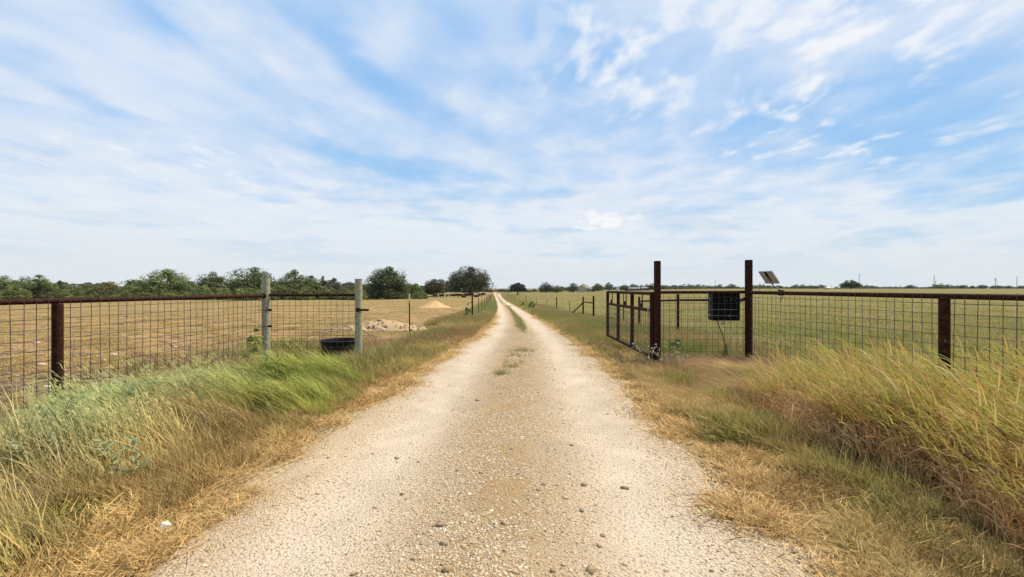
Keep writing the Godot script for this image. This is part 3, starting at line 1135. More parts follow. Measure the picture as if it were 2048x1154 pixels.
func make_tub() -> void:
	var p := Vector3(-3.20, land(-3.20, 8.45), -8.45)
	var k := thing("feed_tub", "round black rubber tub on the ground behind the left gate post", "tub", p)
	var s := Shape.new()
	var profile := [[0.295, 0.0], [0.31, 0.03], [0.32, 0.22], [0.335, 0.285], [0.352, 0.292], [0.355, 0.312], [0.336, 0.318], [0.318, 0.305], [0.298, 0.19], [0.275, 0.05], [0.02, 0.045]]
	var grid := []
	for j in profile.size():
		var line := []
		for q in 40:
			var a := TAU * q / 40
			var r: float = profile[j][0]
			var j0: Array = profile[maxi(j - 1, 0)]
			var j1: Array = profile[mini(j + 1, profile.size() - 1)]
			var t := Vector2(j1[0] - j0[0], j1[1] - j0[1]).normalized()
			line.append(s.vert(Vector3(cos(a) * r, profile[j][1], sin(a) * r), Vector3(cos(a) * t.y, -t.x, sin(a) * t.y)))
		grid.append(line)
	for j in profile.size() - 1:
		for q in 40:
			s.quad(grid[j][q], grid[j][(q + 1) % 40], grid[j + 1][(q + 1) % 40], grid[j + 1][q])
	put("bowl", s.mesh(), M["black rubber"], k)
	s = Shape.new()
	var ring := PackedVector3Array()
	for q in 41:
		ring.append(Vector3(cos(TAU * q / 40) * 0.327, 0.215, sin(TAU * q / 40) * 0.327))
	s.tube(ring, PackedFloat32Array([0.008]), 6, Color.WHITE, false)
	put("rib", s.mesh(), M["black rubber"], k)


func t_post(parent: Node3D, p: Vector3, high: float, white := 0.0, m: Material = null) -> void:
	# a steel T-section stake, some with a white tip
	var s := Shape.new()
	var stem := high - white
	s.box(p + Vector3(0, stem * 0.5 - 0.1, 0), Vector3(0.045, stem + 0.2, 0.006))
	s.box(p + Vector3(0, stem * 0.5 - 0.1, 0.0205), Vector3(0.008, stem + 0.2, 0.034))
	var o := put("post", s.mesh(), m if m else M["post green"], parent)
	if white > 0.0:
		s = Shape.new()
		s.box(p + Vector3(0, high - white * 0.5, 0), Vector3(0.045, white, 0.006))
		s.box(p + Vector3(0, high - white * 0.5, 0.0205), Vector3(0.008, white, 0.034))
		put("white_tip", s.mesh(), M["white paint"], o)


func strand(parent: Node3D, spots: Array, up: float, r: float, m: Material) -> void:
	var s := Shape.new()
	var path := PackedVector3Array()
	for k in spots.size():
		path.append(spots[k] + Vector3(0, up, 0))
		if k < spots.size() - 1:
			path.append((spots[k] + spots[k + 1]) * 0.5 + Vector3(0, up - 0.012, 0))
	s.tube(path, PackedFloat32Array([r]), 5)
	put("wire", s.mesh(), m, parent)


func make_roadside_fences() -> void:
	var rust: Material = M["dark rusty steel"]
	rng.seed = 202
	# right side, close: pipe rail on short posts with fine mesh, running away behind the gate
	var k := thing("rail_fence", "low fence of brown pipe rail and fine mesh behind the open gate", "fence", Vector3(4.78, 0, -12.0))
	var o := k.position
	var zs := [9.4, 13.1, 17.1]
	var spots := []
	for z in [7.78, 9.4, 13.1, 17.1]:
		var x: float = lerpf(3.98, 4.78, smoothstep(7.75, 9.6, z))
		spots.append(Vector3(x, land(x, z), -z) - o)
	for q in [2, 3]:
		pipe(k, "post", spots[q] - Vector3(0, 0.25, 0), spots[q] + Vector3(0, 1.24, 0), 0.040, rust)
	var s := Shape.new()
	var path := PackedVector3Array()
	for q in spots:
		path.append(q + Vector3(-0.0, 1.07, 0))
	s.tube(path, PackedFloat32Array([0.030]), 12)
	put("rail", s.mesh(), M["rusty steel"], k)
	for seg in [1, 2]:
		var a: Vector3 = spots[seg]
		var b: Vector3 = spots[seg + 1]
		var n := int((b - a).length() / 0.152)
		for j in n:
			var p := a.lerp(b, (j + 0.5) / n)
			wire(k, "upright_wire", p + Vector3(-0.045, 0.02, 0), p + Vector3(-0.045, 1.02, 0), 0.0019, M["far wire"])
	for j in 9:
		var y := 0.04 + 0.122 * j
		s = Shape.new()
		path = PackedVector3Array()
		for q in spots:
			path.append(q + Vector3(-0.047, y, 0))
		s.tube(path, PackedFloat32Array([0.0019]), 5)
		put("cross_wire", s.mesh(), M["far wire"], k)

	# right side, far: stakes and wire with a braced corner
	k = thing("wire_fence", "long stake and wire fence along the right side of the road, with a braced corner", "fence", Vector3(4.7, land(4.7, 26.0), -26.0))
	o = k.position
	var line := [[4.86, 19.8, 1], [4.90, 23.2, 1]]
	var all := []
	for q in line:
		var p: Vector3 = Vector3(q[0], land(q[0], q[1]), -q[1]) - o
		t_post(k, p, 1.36, 0.30)
		all.append(p)
	var c1 := Vector3(4.66, land(4.66, 26.0), -26.0) - o
	var c2 := Vector3(4.63, land(4.63, 29.6), -29.6) - o
	pipe(k, "corner_post", c1 - Vector3(0, 0.3, 0), c1 + Vector3(0, 1.38, 0), 0.052, rust)
	pipe(k, "corner_post", c2 - Vector3(0, 0.3, 0), c2 + Vector3(0, 1.36, 0), 0.050, rust)
	pipe(k, "cross_brace", c1 + Vector3(0, 0.98, 0), c2 + Vector3(0, 1.02, 0), 0.036, rust)
	pipe(k, "slant_brace", c2 + Vector3(0, 0.98, 0), c2 + Vector3(-0.35, 0.04, -3.2), 0.040, rust)
	all.append(c1)
	all.append(c2)
	var ahead := [38.0, 46.5, 56.0, 66.0, 77.0, 88.0, 99.0, 110.0, 122.0, 134.0, 146.0, 158.0, 170.0, 183.0, 196.0, 210.0, 224.0]
	for q in ahead.size():
		var z: float = ahead[q]
		var x := road_x(z) + 4.4 + (0.35 if z < 60.0 else 0.0)
		var p: Vector3 = Vector3(x, land(x, z), -z) - o
		if q in [1, 5, 9, 13]:
			pipe(k, "wood_post", p - Vector3(0, 0.2, 0), p + Vector3(0, 1.38, 0), 0.055, rust)
		else:
			t_post(k, p, 1.36, 0.24)
		all.append(p)
	for y in [0.15, 0.32, 0.50, 0.70, 0.92, 1.15]:
		strand(k, all, y, 0.0028, M["far wire"])

	# left side: brown corner post, then stakes and wire up to the rise
	var zl := 27.5
	k = thing("wire_fence", "stake and wire fence along the left side of the road, from a brown post", "fence", Vector3(-2.4, land(-2.4, zl), -zl))
	o = k.position
	all = []
	var c := Vector3.ZERO
	pipe(k, "corner_post", c - Vector3(0, 0.3, 0), c + Vector3(0, 1.58, 0), 0.046, rust)
	pipe(k, "arm", c + Vector3(-0.16, 1.02, 0.0), c + Vector3(0.0, 1.02, 0.0), 0.018, rust)
	pipe(k, "arm", c + Vector3(-0.16, 0.10, 0.0), c + Vector3(0.0, 0.12, 0.0), 0.020, rust)
	all.append(c)
	for z in [34.0, 40.0, 48.0, 57.0, 66.0, 76.0, 87.0, 98.0, 110.0, 122.0, 135.0, 148.0, 161.0, 175.0, 190.0, 205.0]:
		var x := road_x(z) - 2.65
		var p: Vector3 = Vector3(x, land(x, z), -z) - o
		t_post(k, p, 1.35, 0.0, rust)
		all.append(p)
	for y in [0.25, 0.50, 0.75, 1.0, 1.22]:
		strand(k, all, y, 0.0026, M["far wire"])
	# a lone stake nearer the gate
	var x := -3.65
	var z := 16.2
	k = thing("stake", "single steel stake with a yellow insulator at the left verge before the mound", "stake", Vector3(x, land(x, z), -z), 0.4)
	t_post(k, Vector3.ZERO, 1.37, 0.26)
	s = Shape.new()
	s.tube(PackedVector3Array([Vector3(-0.055, 1.03, 0.0), Vector3(0.055, 1.04, 0.0)]), PackedFloat32Array([0.026]), 8)
	put("insulator", s.mesh(), M["yellow plastic"], k)


# ---------------------------------------------------------------- grasses
func blade(s: Shape, base: Vector3, heading: float, length: float, lean: float, curl: float, width: float, segs: int, c0: Color, c1: Color, wind := Vector3.ZERO, twist := 0.0) -> Vector3:
	var h := Vector3(cos(heading), 0, sin(heading))
	var p := base
	var first := s.v.size()
	var d := Vector3.UP
	for k in segs + 1:
		var t := float(k) / segs
		var a := lean + curl * t * t
		d = (h * sin(a) + Vector3.UP * cos(a) + wind * (0.25 + t)).normalized()
		var side := d.cross(Vector3.UP)
		side = (side.normalized() if side.length() > 0.05 else Vector3(-h.z, 0, h.x)).rotated(d, twist + t * twist)
		var w := width * 0.5 * (1.0 - pow(t, 2.2)) * (0.55 + 0.45 * minf(t * 5.0, 1.0))
		var c := c0.lerp(c1, t)
		if k == segs:
			s.v.append(p)
			s.c.append(c)
		else:
			s.v.append(p - side * w)
			s.v.append(p + side * w)
			s.c.append(c)
			s.c.append(c)
		p += d * length / segs
	for k in segs - 1:
		var q := first + k * 2
		s.i.append_array(PackedInt32Array([q, q + 1, q + 3, q, q + 3, q + 2]))
	var e := first + (segs - 1) * 2
	s.i.append_array(PackedInt32Array([e, e + 1, e + 2]))
	return p


func loose() -> Shape:
	var s := Shape.new()
	s.flat = true
	return s


func straw_tuft(number: int) -> ArrayMesh:     # short, dry, pointing every way
	rng.seed = number
	var s := loose()
	for k in 20:
		var c := Color(1.0, 0.92, 0.75).lerp(Color(0.72, 0.60, 0.45), rng.randf())
		if rng.randf() < 0.05:
			c = Color(0.55, 0.75, 0.5)
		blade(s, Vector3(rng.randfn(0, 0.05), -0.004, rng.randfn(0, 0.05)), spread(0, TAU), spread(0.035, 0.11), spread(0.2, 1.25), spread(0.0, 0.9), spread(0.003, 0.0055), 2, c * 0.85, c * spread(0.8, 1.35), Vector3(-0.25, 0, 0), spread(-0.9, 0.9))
	return s.mesh()


func mid_tuft(number: int, wind := 0.45) -> ArrayMesh:     # ankle-high
	rng.seed = number
	var s := loose()
	for k in 24:
		var c := Color(1.25, 1.25, 1.2).lerp(Color(0.55, 0.65, 0.55), rng.randf())
		if rng.randf() < 0.28:
			c = Color(1.9, 1.42, 1.45) * spread(0.8, 1.2)
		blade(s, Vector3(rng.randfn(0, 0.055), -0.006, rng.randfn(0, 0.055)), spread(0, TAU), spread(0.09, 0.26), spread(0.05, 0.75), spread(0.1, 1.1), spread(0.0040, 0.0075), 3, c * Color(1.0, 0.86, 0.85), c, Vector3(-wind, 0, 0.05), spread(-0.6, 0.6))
	return s.mesh()


func long_tuft(number: int, wind := 1.6) -> ArrayMesh:     # knee-high, combed by the wind, a few seed stalks
	rng.seed = number
	var s := loose()
	for k in 26:
		var c := Color(1.35, 1.35, 1.3).lerp(Color(0.50, 0.60, 0.55), rng.randf())
		var dry := rng.randf() < 0.25
		if dry:
			c = Color(1.75, 1.40, 1.4) * spread(0.65, 1.2)
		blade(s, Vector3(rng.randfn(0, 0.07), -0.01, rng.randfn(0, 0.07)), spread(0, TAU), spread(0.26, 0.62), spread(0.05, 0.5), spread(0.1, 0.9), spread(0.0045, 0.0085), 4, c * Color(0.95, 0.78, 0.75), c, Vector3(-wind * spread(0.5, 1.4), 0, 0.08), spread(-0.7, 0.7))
	for k in 3:
		var c := Color(1.9, 1.45, 1.5)
		var tip := blade(s, Vector3(rng.randfn(0, 0.05), 0, rng.randfn(0, 0.05)), spread(0, TAU), spread(0.40, 0.62), spread(0.0, 0.25), 0.2, 0.003, 4, c * 0.8, c, Vector3(-wind, 0, 0.05))
		for j in 5:
			blade(s, tip + Vector3(spread(0.0, 0.07), spread(-0.07, 0.0), 0), PI + spread(-0.5, 0.5), spread(0.03, 0.06), spread(0.6, 1.3), 0.5, 0.006, 2, c, c)
	return s.mesh()


func tall_clump(number: int, heads: int) -> ArrayMesh:     # head-high cane grass: stems, arching leaves, feathery seed heads
	rng.seed = number
	var s := loose()
	for k in 5:
		var base := Vector3(rng.randfn(0, 0.09), -0.01, rng.randfn(0, 0.09))
		var high := spread(0.46, 0.80)
		var gust := Vector3(-spread(0.75, 1.35), 0, spread(-0.05, 0.15))
		var head := k < heads
		if head:
			high *= spread(1.5, 1.9)
			gust.x -= 0.35
		var stem := Color(0.33, 0.30, 0.075).lerp(Color(0.22, 0.26, 0.06), rng.randf())
		var h := spread(0, TAU)
		var a := spread(0.0, 0.18)
		var first := s.v.size()
		var tip := blade(s, base, h, high, a, 0.25, 0.0065, 5, Color(0.36, 0.21, 0.075), stem, gust)
		for j in 6:   # leaves leave the stem one above another
			var t := 0.16 + 0.145 * j + spread(-0.03, 0.03)
			var q := int(t * 5.0)
			var lo := s.v[first + q * 2]
			var hi := s.v[first + mini(q + 1, 4) * 2] if q < 4 else tip
			var p := lo.lerp(hi, t * 5.0 - q)
			var c0 := Color(0.225, 0.265, 0.045).lerp(Color(0.40, 0.39, 0.085), rng.randf())
			var c1 := c0.lerp(Color(0.48, 0.44, 0.13), spread(0.1, 0.8))
			if t < 0.42:
				c0 = Color(0.40, 0.23, 0.09).lerp(Color(0.52, 0.37, 0.19), rng.randf())
				c1 = c0 * 1.15
			elif rng.randf() < 0.56:
				c0 = Color(0.46, 0.37, 0.13)
				c1 = Color(0.54, 0.42, 0.19) if rng.randf() < 0.62 else Color(0.50, 0.235, 0.08)
			c0 *= spread(0.65, 1.3)
			c1 *= spread(0.75, 1.4)
			blade(s, p, PI + rng.randfn(0, 0.75), spread(0.22, 0.46), spread(0.25, 0.75), spread(0.8, 2.2) if t < 0.5 else spread(0.3, 1.5), spread(0.012, 0.021) * (1.15 - 0.45 * t), 6, c0, c1, Vector3(-spread(0.2, 0.7), 0, 0), spread(-0.6, 0.6))
		if head:
			var c := Color(0.40, 0.235, 0.105).lerp(Color(0.46, 0.32, 0.13), rng.randf())
			var neck := s.v[first + 8]
			for j in 18:
				var t := rng.randf()
				var p := tip.lerp(neck, t * 1.9)
				blade(s, p, PI + rng.randfn(0, 1.5), spread(0.06, 0.17) * (0.4 + t * 0.7), spread(0.3, 1.3), spread(0.2, 1.3), spread(0.0020, 0.0034), 3, c * spread(0.6, 1.0), c * spread(0.7, 1.2), Vector3(-0.35, 0.0, 0))
	return s.mesh()


func dead_clump(number: int) -> ArrayMesh:     # the withered curling leaves underneath
	rng.seed = number
	var s := loose()
	for k in 22:
		var c := Color(0.60, 0.355, 0.14).lerp(Color(0.62, 0.45, 0.25), rng.randf())
		if rng.randf() < 0.22:
			c = Color(0.38, 0.20, 0.09)
		blade(s, Vector3(rng.randfn(0, 0.08), spread(0.0, 0.32), rng.randfn(0, 0.08)), spread(0, TAU), spread(0.18, 0.46), spread(0.1, 0.9), spread(1.0, 2.9), spread(0.007, 0.014), 6, c * 0.9, c * spread(0.8, 1.2), Vector3(-0.25, 0, 0), spread(-1.2, 1.2))
	for k in 7:
		var c := Color(0.48, 0.27, 0.105).lerp(Color(0.58, 0.40, 0.18), rng.randf())
		blade(s, Vector3(rng.randfn(0, 0.08), -0.01, rng.randfn(0, 0.08)), spread(0, TAU), spread(0.3, 0.6), spread(0.0, 0.3), 0.3, 0.0065, 4, c, c, Vector3(-0.3, 0, 0))
	return s.mesh()


func laid_tuft(number: int) -> ArrayMesh:     # long dry grass blown nearly flat
	rng.seed = number
	var s := loose()
	for k in 24:
		var c := Color(1, 0.95, 0.85).lerp(Color(0.70, 0.62, 0.55), rng.randf())
		blade(s, Vector3(rng.randfn(0, 0.09), -0.005, rng.randfn(0, 0.09)), PI + rng.randfn(0, 0.5), spread(0.3, 0.65), spread(0.3, 0.9), spread(0.5, 1.3), spread(0.0035, 0.006), 5, c * 0.85, c, Vector3(-spread(0.6, 1.4), 0, 0), spread(-0.6, 0.6))
	return s.mesh()


func mixed(a: Color, b: Color, t: float) -> Color:
	return a.lerp(b, clampf(t, 0.0, 1.0))


func x_seed(k: int) -> float:
	return (k % 17) * 0.37


func left_edge(z: float) -> float:
	return road_x(z) - half_width(z, -1.0)


func right_edge(z: float) -> float:
	return road_x(z) + half_width(z, 1.0)


func verge_color(x: float, z: float, d: float) -> Color:   # d: how far from the road
	var a := soft.get_noise_2d(x * 5.0, z * 4.0)
	var b := fine.get_noise_2d(x * 1.2 + 4.0, z * 1.2)
	var clump := fine.get_noise_2d(x * 5.0, z * 5.0 + 70.0)
	var dry := Color(0.62, 0.47, 0.235)
	var brown := Color(0.36, 0.255, 0.125)
	var green := Color(0.265, 0.285, 0.085)
	var c := mixed(dry, brown, 0.35 + a * 1.4)
	c = mixed(c, green, smoothstep(0.35, 0.9, d) * (0.45 + b * 1.3 - a * 0.6))
	return c * spread(0.72, 1.25) * (1.0 + clump * 0.7)


func make_grass() -> void:
	var straw := []
	var mid := []
	var long := []
	var tall := []
	var dead := []
	var laid := []
	for k in 3:
		straw.append([straw_tuft(300 + k), PackedFloat32Array()])
		mid.append([mid_tuft(310 + k), PackedFloat32Array()])
	for k in 4:
		long.append([long_tuft(320 + k), PackedFloat32Array()])
		dead.append([dead_clump(330 + k), PackedFloat32Array()])
	for k in 6:
		tall.append([tall_clump(340 + k, [1, 1, 2, 0, 2, 1][k]), PackedFloat32Array()])
	for k in 3:
		laid.append([laid_tuft(350 + k), PackedFloat32Array()])

	# --- road edges: dry stubble thinning out on to the gravel
	rng.seed = 400
	for k in 42000:
		var z := 1.3 * exp(rng.randf() * log(34.0 / 1.3))
		var side := -1.0 if k % 2 == 0 else 1.0
		var d := -0.10 + absf(rng.randfn(0.0, 0.52))
		var edge := left_edge(z) if side < 0.0 else right_edge(z)
		var x := edge + side * d
		var patch := fine.get_noise_2d(x * 1.6, z * 1.1)
		if d < 0.12 and patch < 0.05 + (0.12 - d) * 1.3:
			continue
		var c := verge_color(x, z, d)
		c = mixed(c, Color(0.66, 0.50, 0.265) * spread(0.75, 1.2), 1.0 - smoothstep(0.1, 0.7, d))
		var clump := fine.get_noise_2d(x * 4.0 + 8.0, z * 4.0)
		if clump < 0.02 and rng.randf() < 0.72:
			continue
		var size := spread(0.7, 1.35) * (1.0 + z * 0.035) * (1.0 + clump)
		row(straw[k % 3][1], Basis(Vector3.UP, spread(0, TAU)) * Basis.from_scale(Vector3(size, size * spread(0.35, 0.8) * lerpf(0.7, 1.1, smoothstep(0.1, 0.7, d)), size)), Vector3(x, land(x, z), -z), c)

	# --- left verge: from ankle-high at the road to knee-high along the fence
	rng.seed = 401
	for k in 21000:
		var z := 1.5 * exp(rng.randf() * log(10.5 / 1.5))
		var x := -rng.randf() * (3.6 if z > 7.5 else 4.6)
		var d := left_edge(z) - x
		if d < 0.25 or x < -4.75 - 0.1 * z:
			continue
		if z > 7.6 and x < -3.0 - 0.4 * rng.randf() or z > 6.9 and x > -3.6 and x < -2.7 and rng.randf() < 0.7:
			continue
		if d < 0.6 and rng.randf() < 0.5:
			continue
		var a := soft.get_noise_2d(x * 6.0, z * 6.0)
		var b := fine.get_noise_2d(x * 1.3, z * 1.3)
		var tallness := smoothstep(0.45, 1.35, d + b * 0.5) * (1.0 - 0.62 * smoothstep(5.2, 7.4, z))
		var fence_x := -4.22 - 0.0992 * (7.8 - z)
		var low := smoothstep(1.7, 0.2, x - fence_x)
		var hollow := fine.get_noise_2d(x * 1.9 + 33.0, z * 1.9 + 5.0)
		if hollow < -0.16 and rng.randf() < 0.85:
			continue
		tallness *= 1.0 - 0.5 * smoothstep(5.8, 6.6, z) * smoothstep(-3.9, -3.6, x)
		var grey := Color(0.27, 0.325, 0.150)
		var bright := Color(0.325, 0.355, 0.078)
		var yellow := Color(0.47, 0.385, 0.135)
		var brown := Color(0.37, 0.235, 0.105)
		var c := mixed(yellow, brown, 0.40 + a * 1.2)
		c = mixed(c, grey, smoothstep(0.7, 1.5, d) * (1.0 + b * 1.2))
		var lush := exp(-pow((x + 2.75) / 0.65, 2.0) - pow((z - 6.2) / 1.1, 2.0)) + 0.7 * exp(-pow((x + 2.3) / 0.45, 2.0) - pow((z - 4.6) / 0.7, 2.0))
		c = mixed(c, bright, lush * (1.05 + hollow * 1.6) + 0.12 + b * 0.5)
		var rusty := exp(-pow((x + 2.35) / 0.55, 2.0) - pow((z - 3.9) / 0.6, 2.0)) + exp(-pow((x + 3.7) / 0.5, 2.0) - pow((z - 3.0) / 0.35, 2.0)) * 0.7
		c = mixed(c, brown, rusty * 0.75)
		c = mixed(c, Color(0.40, 0.30, 0.14), 0.25 * (1.0 - smoothstep(2.3, 3.1, z)))
		c = c * spread(0.7, 1.3)
		var tuft := fine.get_noise_2d(x * 3.4 + 90.0, z * 3.4)
		c = c * (1.0 + tuft * 0.55)
		var size := lerpf(0.38, 0.72, tallness) * spread(0.65, 1.25) * (1.0 + hollow * 0.9 + tuft * 0.5) * (1.0 - 0.55 * low)
		var basis := Basis(Vector3.UP, spread(-0.35, 0.35) + soft.get_noise_2d(x * 9.0, z * 9.0) * 0.8) * Basis.from_scale(Vector3.ONE * size)
		if tallness > 0.26:
			if k % 5 < 3:
				row(long[rng.randi() % 4][1], basis, Vector3(x, land(x, z), -z), c)
		else:
			row(mid[k % 3][1], basis * 1.45, Vector3(x, land(x, z), -z), c)

	# --- verges further on, both sides
	rng.seed = 402
	for k in 26000:
		var z := 6.5 * exp(rng.randf() * log(190.0 / 6.5))
		var side := -1.0 if k % 2 == 0 else 1.0
		var reach := 2.7 if side < 0.0 else 3.4
		if z < 20.0 and side < 0.0:
			reach = 4.2
		var d := 0.15 + rng.randf() * reach
		var x := (left_edge(z) - d) if side < 0.0 else (right_edge(z) + d)
		if side > 0.0 and z < 7.7 and x > 2.2:
			continue
		if side < 0.0 and z < 9.0 and x < -2.75 and x > -3.75:
			continue
		if side < 0.0 and z > 10.5 and z < 20.0 and x < road_x(z) - 3.0:
			continue
		var a := soft.get_noise_2d(x * 4.0, z * 1.5)
		var b := fine.get_noise_2d(x * 0.8, z * 0.5)
		var c := mixed(Color(0.47, 0.34, 0.15), Color(0.32, 0.215, 0.10), 0.45 + a * 1.3)
		c = mixed(c, Color(0.225, 0.255, 0.065), 0.30 + b * 1.1 + (0.15 if side > 0.0 else 0.0))
		if side < 0.0:
			c = mixed(c, Color(0.22, 0.27, 0.07), 0.6 * smoothstep(36.0, 45.0, z) * (1.0 - smoothstep(90.0, 110.0, z)))
		c = c * spread(0.8, 1.2)
		var size := spread(0.7, 1.3) * (0.85 + 0.5 * smoothstep(0.2, 1.2, d)) * (1.0 + minf(z, 120.0) * 0.02)
		if side > 0.0 and z < 11.8 and absf(x - 2.38) < 0.45:
			size *= 0.5
		if z < 14.0 and rng.randf() < 0.8:
			size *= lerpf(0.42, 1.0, smoothstep(10.0, 14.0, z))
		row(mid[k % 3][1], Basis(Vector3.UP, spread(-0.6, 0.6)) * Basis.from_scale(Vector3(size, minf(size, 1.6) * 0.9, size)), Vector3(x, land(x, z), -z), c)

	# --- right verge by the gate: withered grass blown flat
	rng.seed = 403
	for k in 5200:
		var z := spread(4.3, 8.3)
		var x := spread(1.75, 4.5)
		if z > 7.3 and x > 4.0 or z < 5.2 and x > 2.3:
			continue
		var b := fine.get_noise_2d(x * 1.2 + 20.0, z * 1.2)
		var c := mixed(Color(0.58, 0.44, 0.20), Color(0.29, 0.18, 0.10), 0.30 + b * 1.2 + 0.85 * smoothstep(6.2, 7.2, z))
		c = mixed(c, Color(0.33, 0.34, 0.09), 0.55 * smoothstep(2.6, 3.6, x) * (1.0 - smoothstep(5.8, 6.6, z)))
		var size := spread(0.55, 1.0) * (0.45 + 0.45 * smoothstep(2.2, 3.2, x)) * (1.0 - 0.4 * smoothstep(6.6, 7.6, z))
		row(laid[k % 3][1], Basis(Vector3.UP, spread(-0.5, 0.5)) * Basis.from_scale(Vector3(size, size * spread(0.6, 1.0), size)), Vector3(x, land(x, z), -z), c * spread(0.8, 1.2))

	# --- right foreground: the tall cane grass, its withered skirts, and green grass at its foot
	rng.seed = 404
	for k in 2600:
		var z := spread(1.35, 5.9)
		var x := spread(2.05, 5.6)
		var rim := 2.34 + 0.22 * fine.get_noise_2d(z * 1.1, 7.0) + 0.30 * smoothstep(4.6, 5.8, z)
		if x < rim or z > 5.2 + (x - 2.2) * 0.35:
			continue
		var inside := smoothstep(rim, rim + 0.55, x)
		var size := lerpf(0.54, 0.75, inside) * spread(0.75, 1.15) * lerpf(1.0, 0.68, smoothstep(3.2, 5.4, z))
		if k % 5 < 2:
			var tone := spread(0.85, 1.15)
			row(tall[rng.randi() % 6][1], Basis(Vector3.UP, spread(-0.35, 0.35)) * Basis.from_scale(Vector3.ONE * size), Vector3(x + 0.22, land(x, z), -z), Color(tone * spread(0.92, 1.1), tone, tone))
		else:
			if x > rim + 1.5 and rng.randf() < 0.6:
				continue
			var tone := spread(0.75, 1.15)
			row(dead[k % 4][1], Basis(Vector3.UP, spread(0, TAU)) * Basis.from_scale(Vector3.ONE * size * spread(0.85, 1.15)), Vector3(x, land(x, z), -z), Color(tone, tone, tone))
	for k in 3600:
		var z := 1.3 * exp(rng.randf() * log(6.6 / 1.3))
		var x := right_edge(z) + 0.25 + absf(rng.randfn(0.25, 0.26))
		if x > 2.6:
			continue
		var b := fine.get_noise_2d(x * 1.4 + 60.0, z * 1.4)
		var hollow := fine.get_noise_2d(x * 2.6 + 15.0, z * 2.2)
		if hollow < 0.0 and rng.randf() < 0.9:
			continue
		var c := mixed(Color(0.46, 0.34, 0.14), Color(0.215, 0.255, 0.060), clampf(0.20 + b * 1.3, 0.0, 0.62))
		var size := spread(0.5, 1.1) * (1.0 + hollow * 1.3) * lerpf(0.55, 1.0, smoothstep(2.0, 3.8, z))
		c = mixed(c, Color(0.58, 0.44, 0.21), 0.65 * (1.0 - smoothstep(1.9, 3.0, z)))
		row(mid[k % 3][1], Basis(Vector3.UP, spread(-0.8, 0.8)) * Basis.from_scale(Vector3(size, size * lerpf(0.42, 0.8, smoothstep(0.35, 0.9, x - right_edge(z))), size)), Vector3(x, land(x, z), -z), c * spread(0.6, 1.4))

	var names := [["dry_stubble_grass", straw, "dry blades", "short straw-coloured stubble grass along both edges of the gravel road"], ["verge_grass", mid, "grass blades", "ankle-high mixed green and brown grass on the road verges"],
		["long_grass", long, "grass blades", "long grey-green grass leaning in the wind below the left fence"], ["flattened_grass", laid, "dry blades", "withered straw grass blown flat around the foot of the rusty posts"],
		["tall_cane_grass", tall, "grass blades", "tall green cane grass with tan seed heads at the right edge"], ["withered_leaves", dead, "dry blades", "curled brown withered leaves under the tall cane grass on the right"]]
	for e in names:
		for q in e[1]:
			if q[1].size():
				scatter(e[0], q[0], M[e[2]], q[1], ground)

	# --- the pastures
	rng.seed = 405
	var bare := [[straw_tuft(360), PackedFloat32Array()], [straw_tuft(361), PackedFloat32Array()]]
	var meadow := [[mid_tuft(362, 0.3), PackedFloat32Array()], [mid_tuft(363, 0.3), PackedFloat32Array()]]
	for k in 46000:
		var z := 2.5 * exp(rng.randf() * log(110.0 / 2.5))
		var x := -(3.2 + rng.randf() * maxf(5.0, z * 1.2))
		if pasture_left(x, z) < 0.6:
			continue
		var a := soft.get_noise_2d(x * 3.0, z * 3.0)
		var b := fine.get_noise_2d(x * 0.6, z * 0.6)
		if b < -0.02 and rng.randf() < 0.75:
			continue
		var c := mixed(Color(0.50, 0.375, 0.18), Color(0.36, 0.265, 0.125), 0.35 + a)
		c = mixed(c, Color(0.27, 0.25, 0.085), 0.10 + b * 0.7)
		var size := spread(0.6, 1.2) * (1.0 + z * 0.05)
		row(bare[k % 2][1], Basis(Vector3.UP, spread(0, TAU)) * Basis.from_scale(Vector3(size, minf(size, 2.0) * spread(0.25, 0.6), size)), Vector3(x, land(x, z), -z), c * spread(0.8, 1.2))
	for k in 60000:
		var z := 2.5 * exp(rng.randf() * log(130.0 / 2.5))
		var x := 3.4 + rng.randf() * maxf(5.0, z * 1.2)
		if pasture_right(x, z) < 0.4 or z < 6.0 and x < 4.6:
			continue
		var a := soft.get_noise_2d(x * 2.0, z * 2.0)
		var b := fine.get_noise_2d(x * 0.5, z * 0.4)
		if b < -0.28 and rng.randf() < 0.8:
			continue
		var c := mixed(Color(0.275, 0.265, 0.068), Color(0.41, 0.315, 0.125), 0.42 + a * 1.1 + b * 0.4)
		var size := spread(0.5, 1.0) * (0.8 + z * 0.035)
		row(meadow[k % 2][1], Basis(Vector3.UP, spread(-1.0, 1.0)) * Basis.from_scale(Vector3(size * 1.15, minf(size, 1.1) * spread(0.5, 0.9), size * 1.15)), Vector3(x, land(x, z), -z), c * spread(0.8, 1.2))
	for q in bare:
		scatter("pasture_stubble", q[0], M["dry blades"], q[1], ground)
	for q in meadow:
		scatter("meadow_grass", q[0], M["grass blades"], q[1], ground)

	# --- grass growing on the crown of the road
	rng.seed = 406
	var strip := PackedFloat32Array()
	for k in 750:
		var z := 15.3 * exp(rng.randf() * log(58.0 / 15.3))
		var e := rng.randfn(0.10, 0.10)
		if soft.get_noise_2d(z * 14.0, 3.0) < (0.1 if z > 41.0 else -0.22) or fine.get_noise_2d(x_seed(k), z * 1.5) < -0.3:
			continue
		var x := road_x(z) + e
		var size := spread(0.6, 1.1) * lerpf(0.7, 1.05, smoothstep(15.0, 22.0, z)) * exp(-e * e * 8.0)
		row(strip, Basis(Vector3.UP, spread(-0.6, 0.6)) * Basis.from_scale(Vector3.ONE * size), Vector3(x, road_y(x, z), -z), mixed(Color(0.20, 0.245, 0.075), Color(0.46, 0.37, 0.17), rng.randf() * (1.0 if z < 17.5 else 0.6)) * spread(0.8, 1.2))
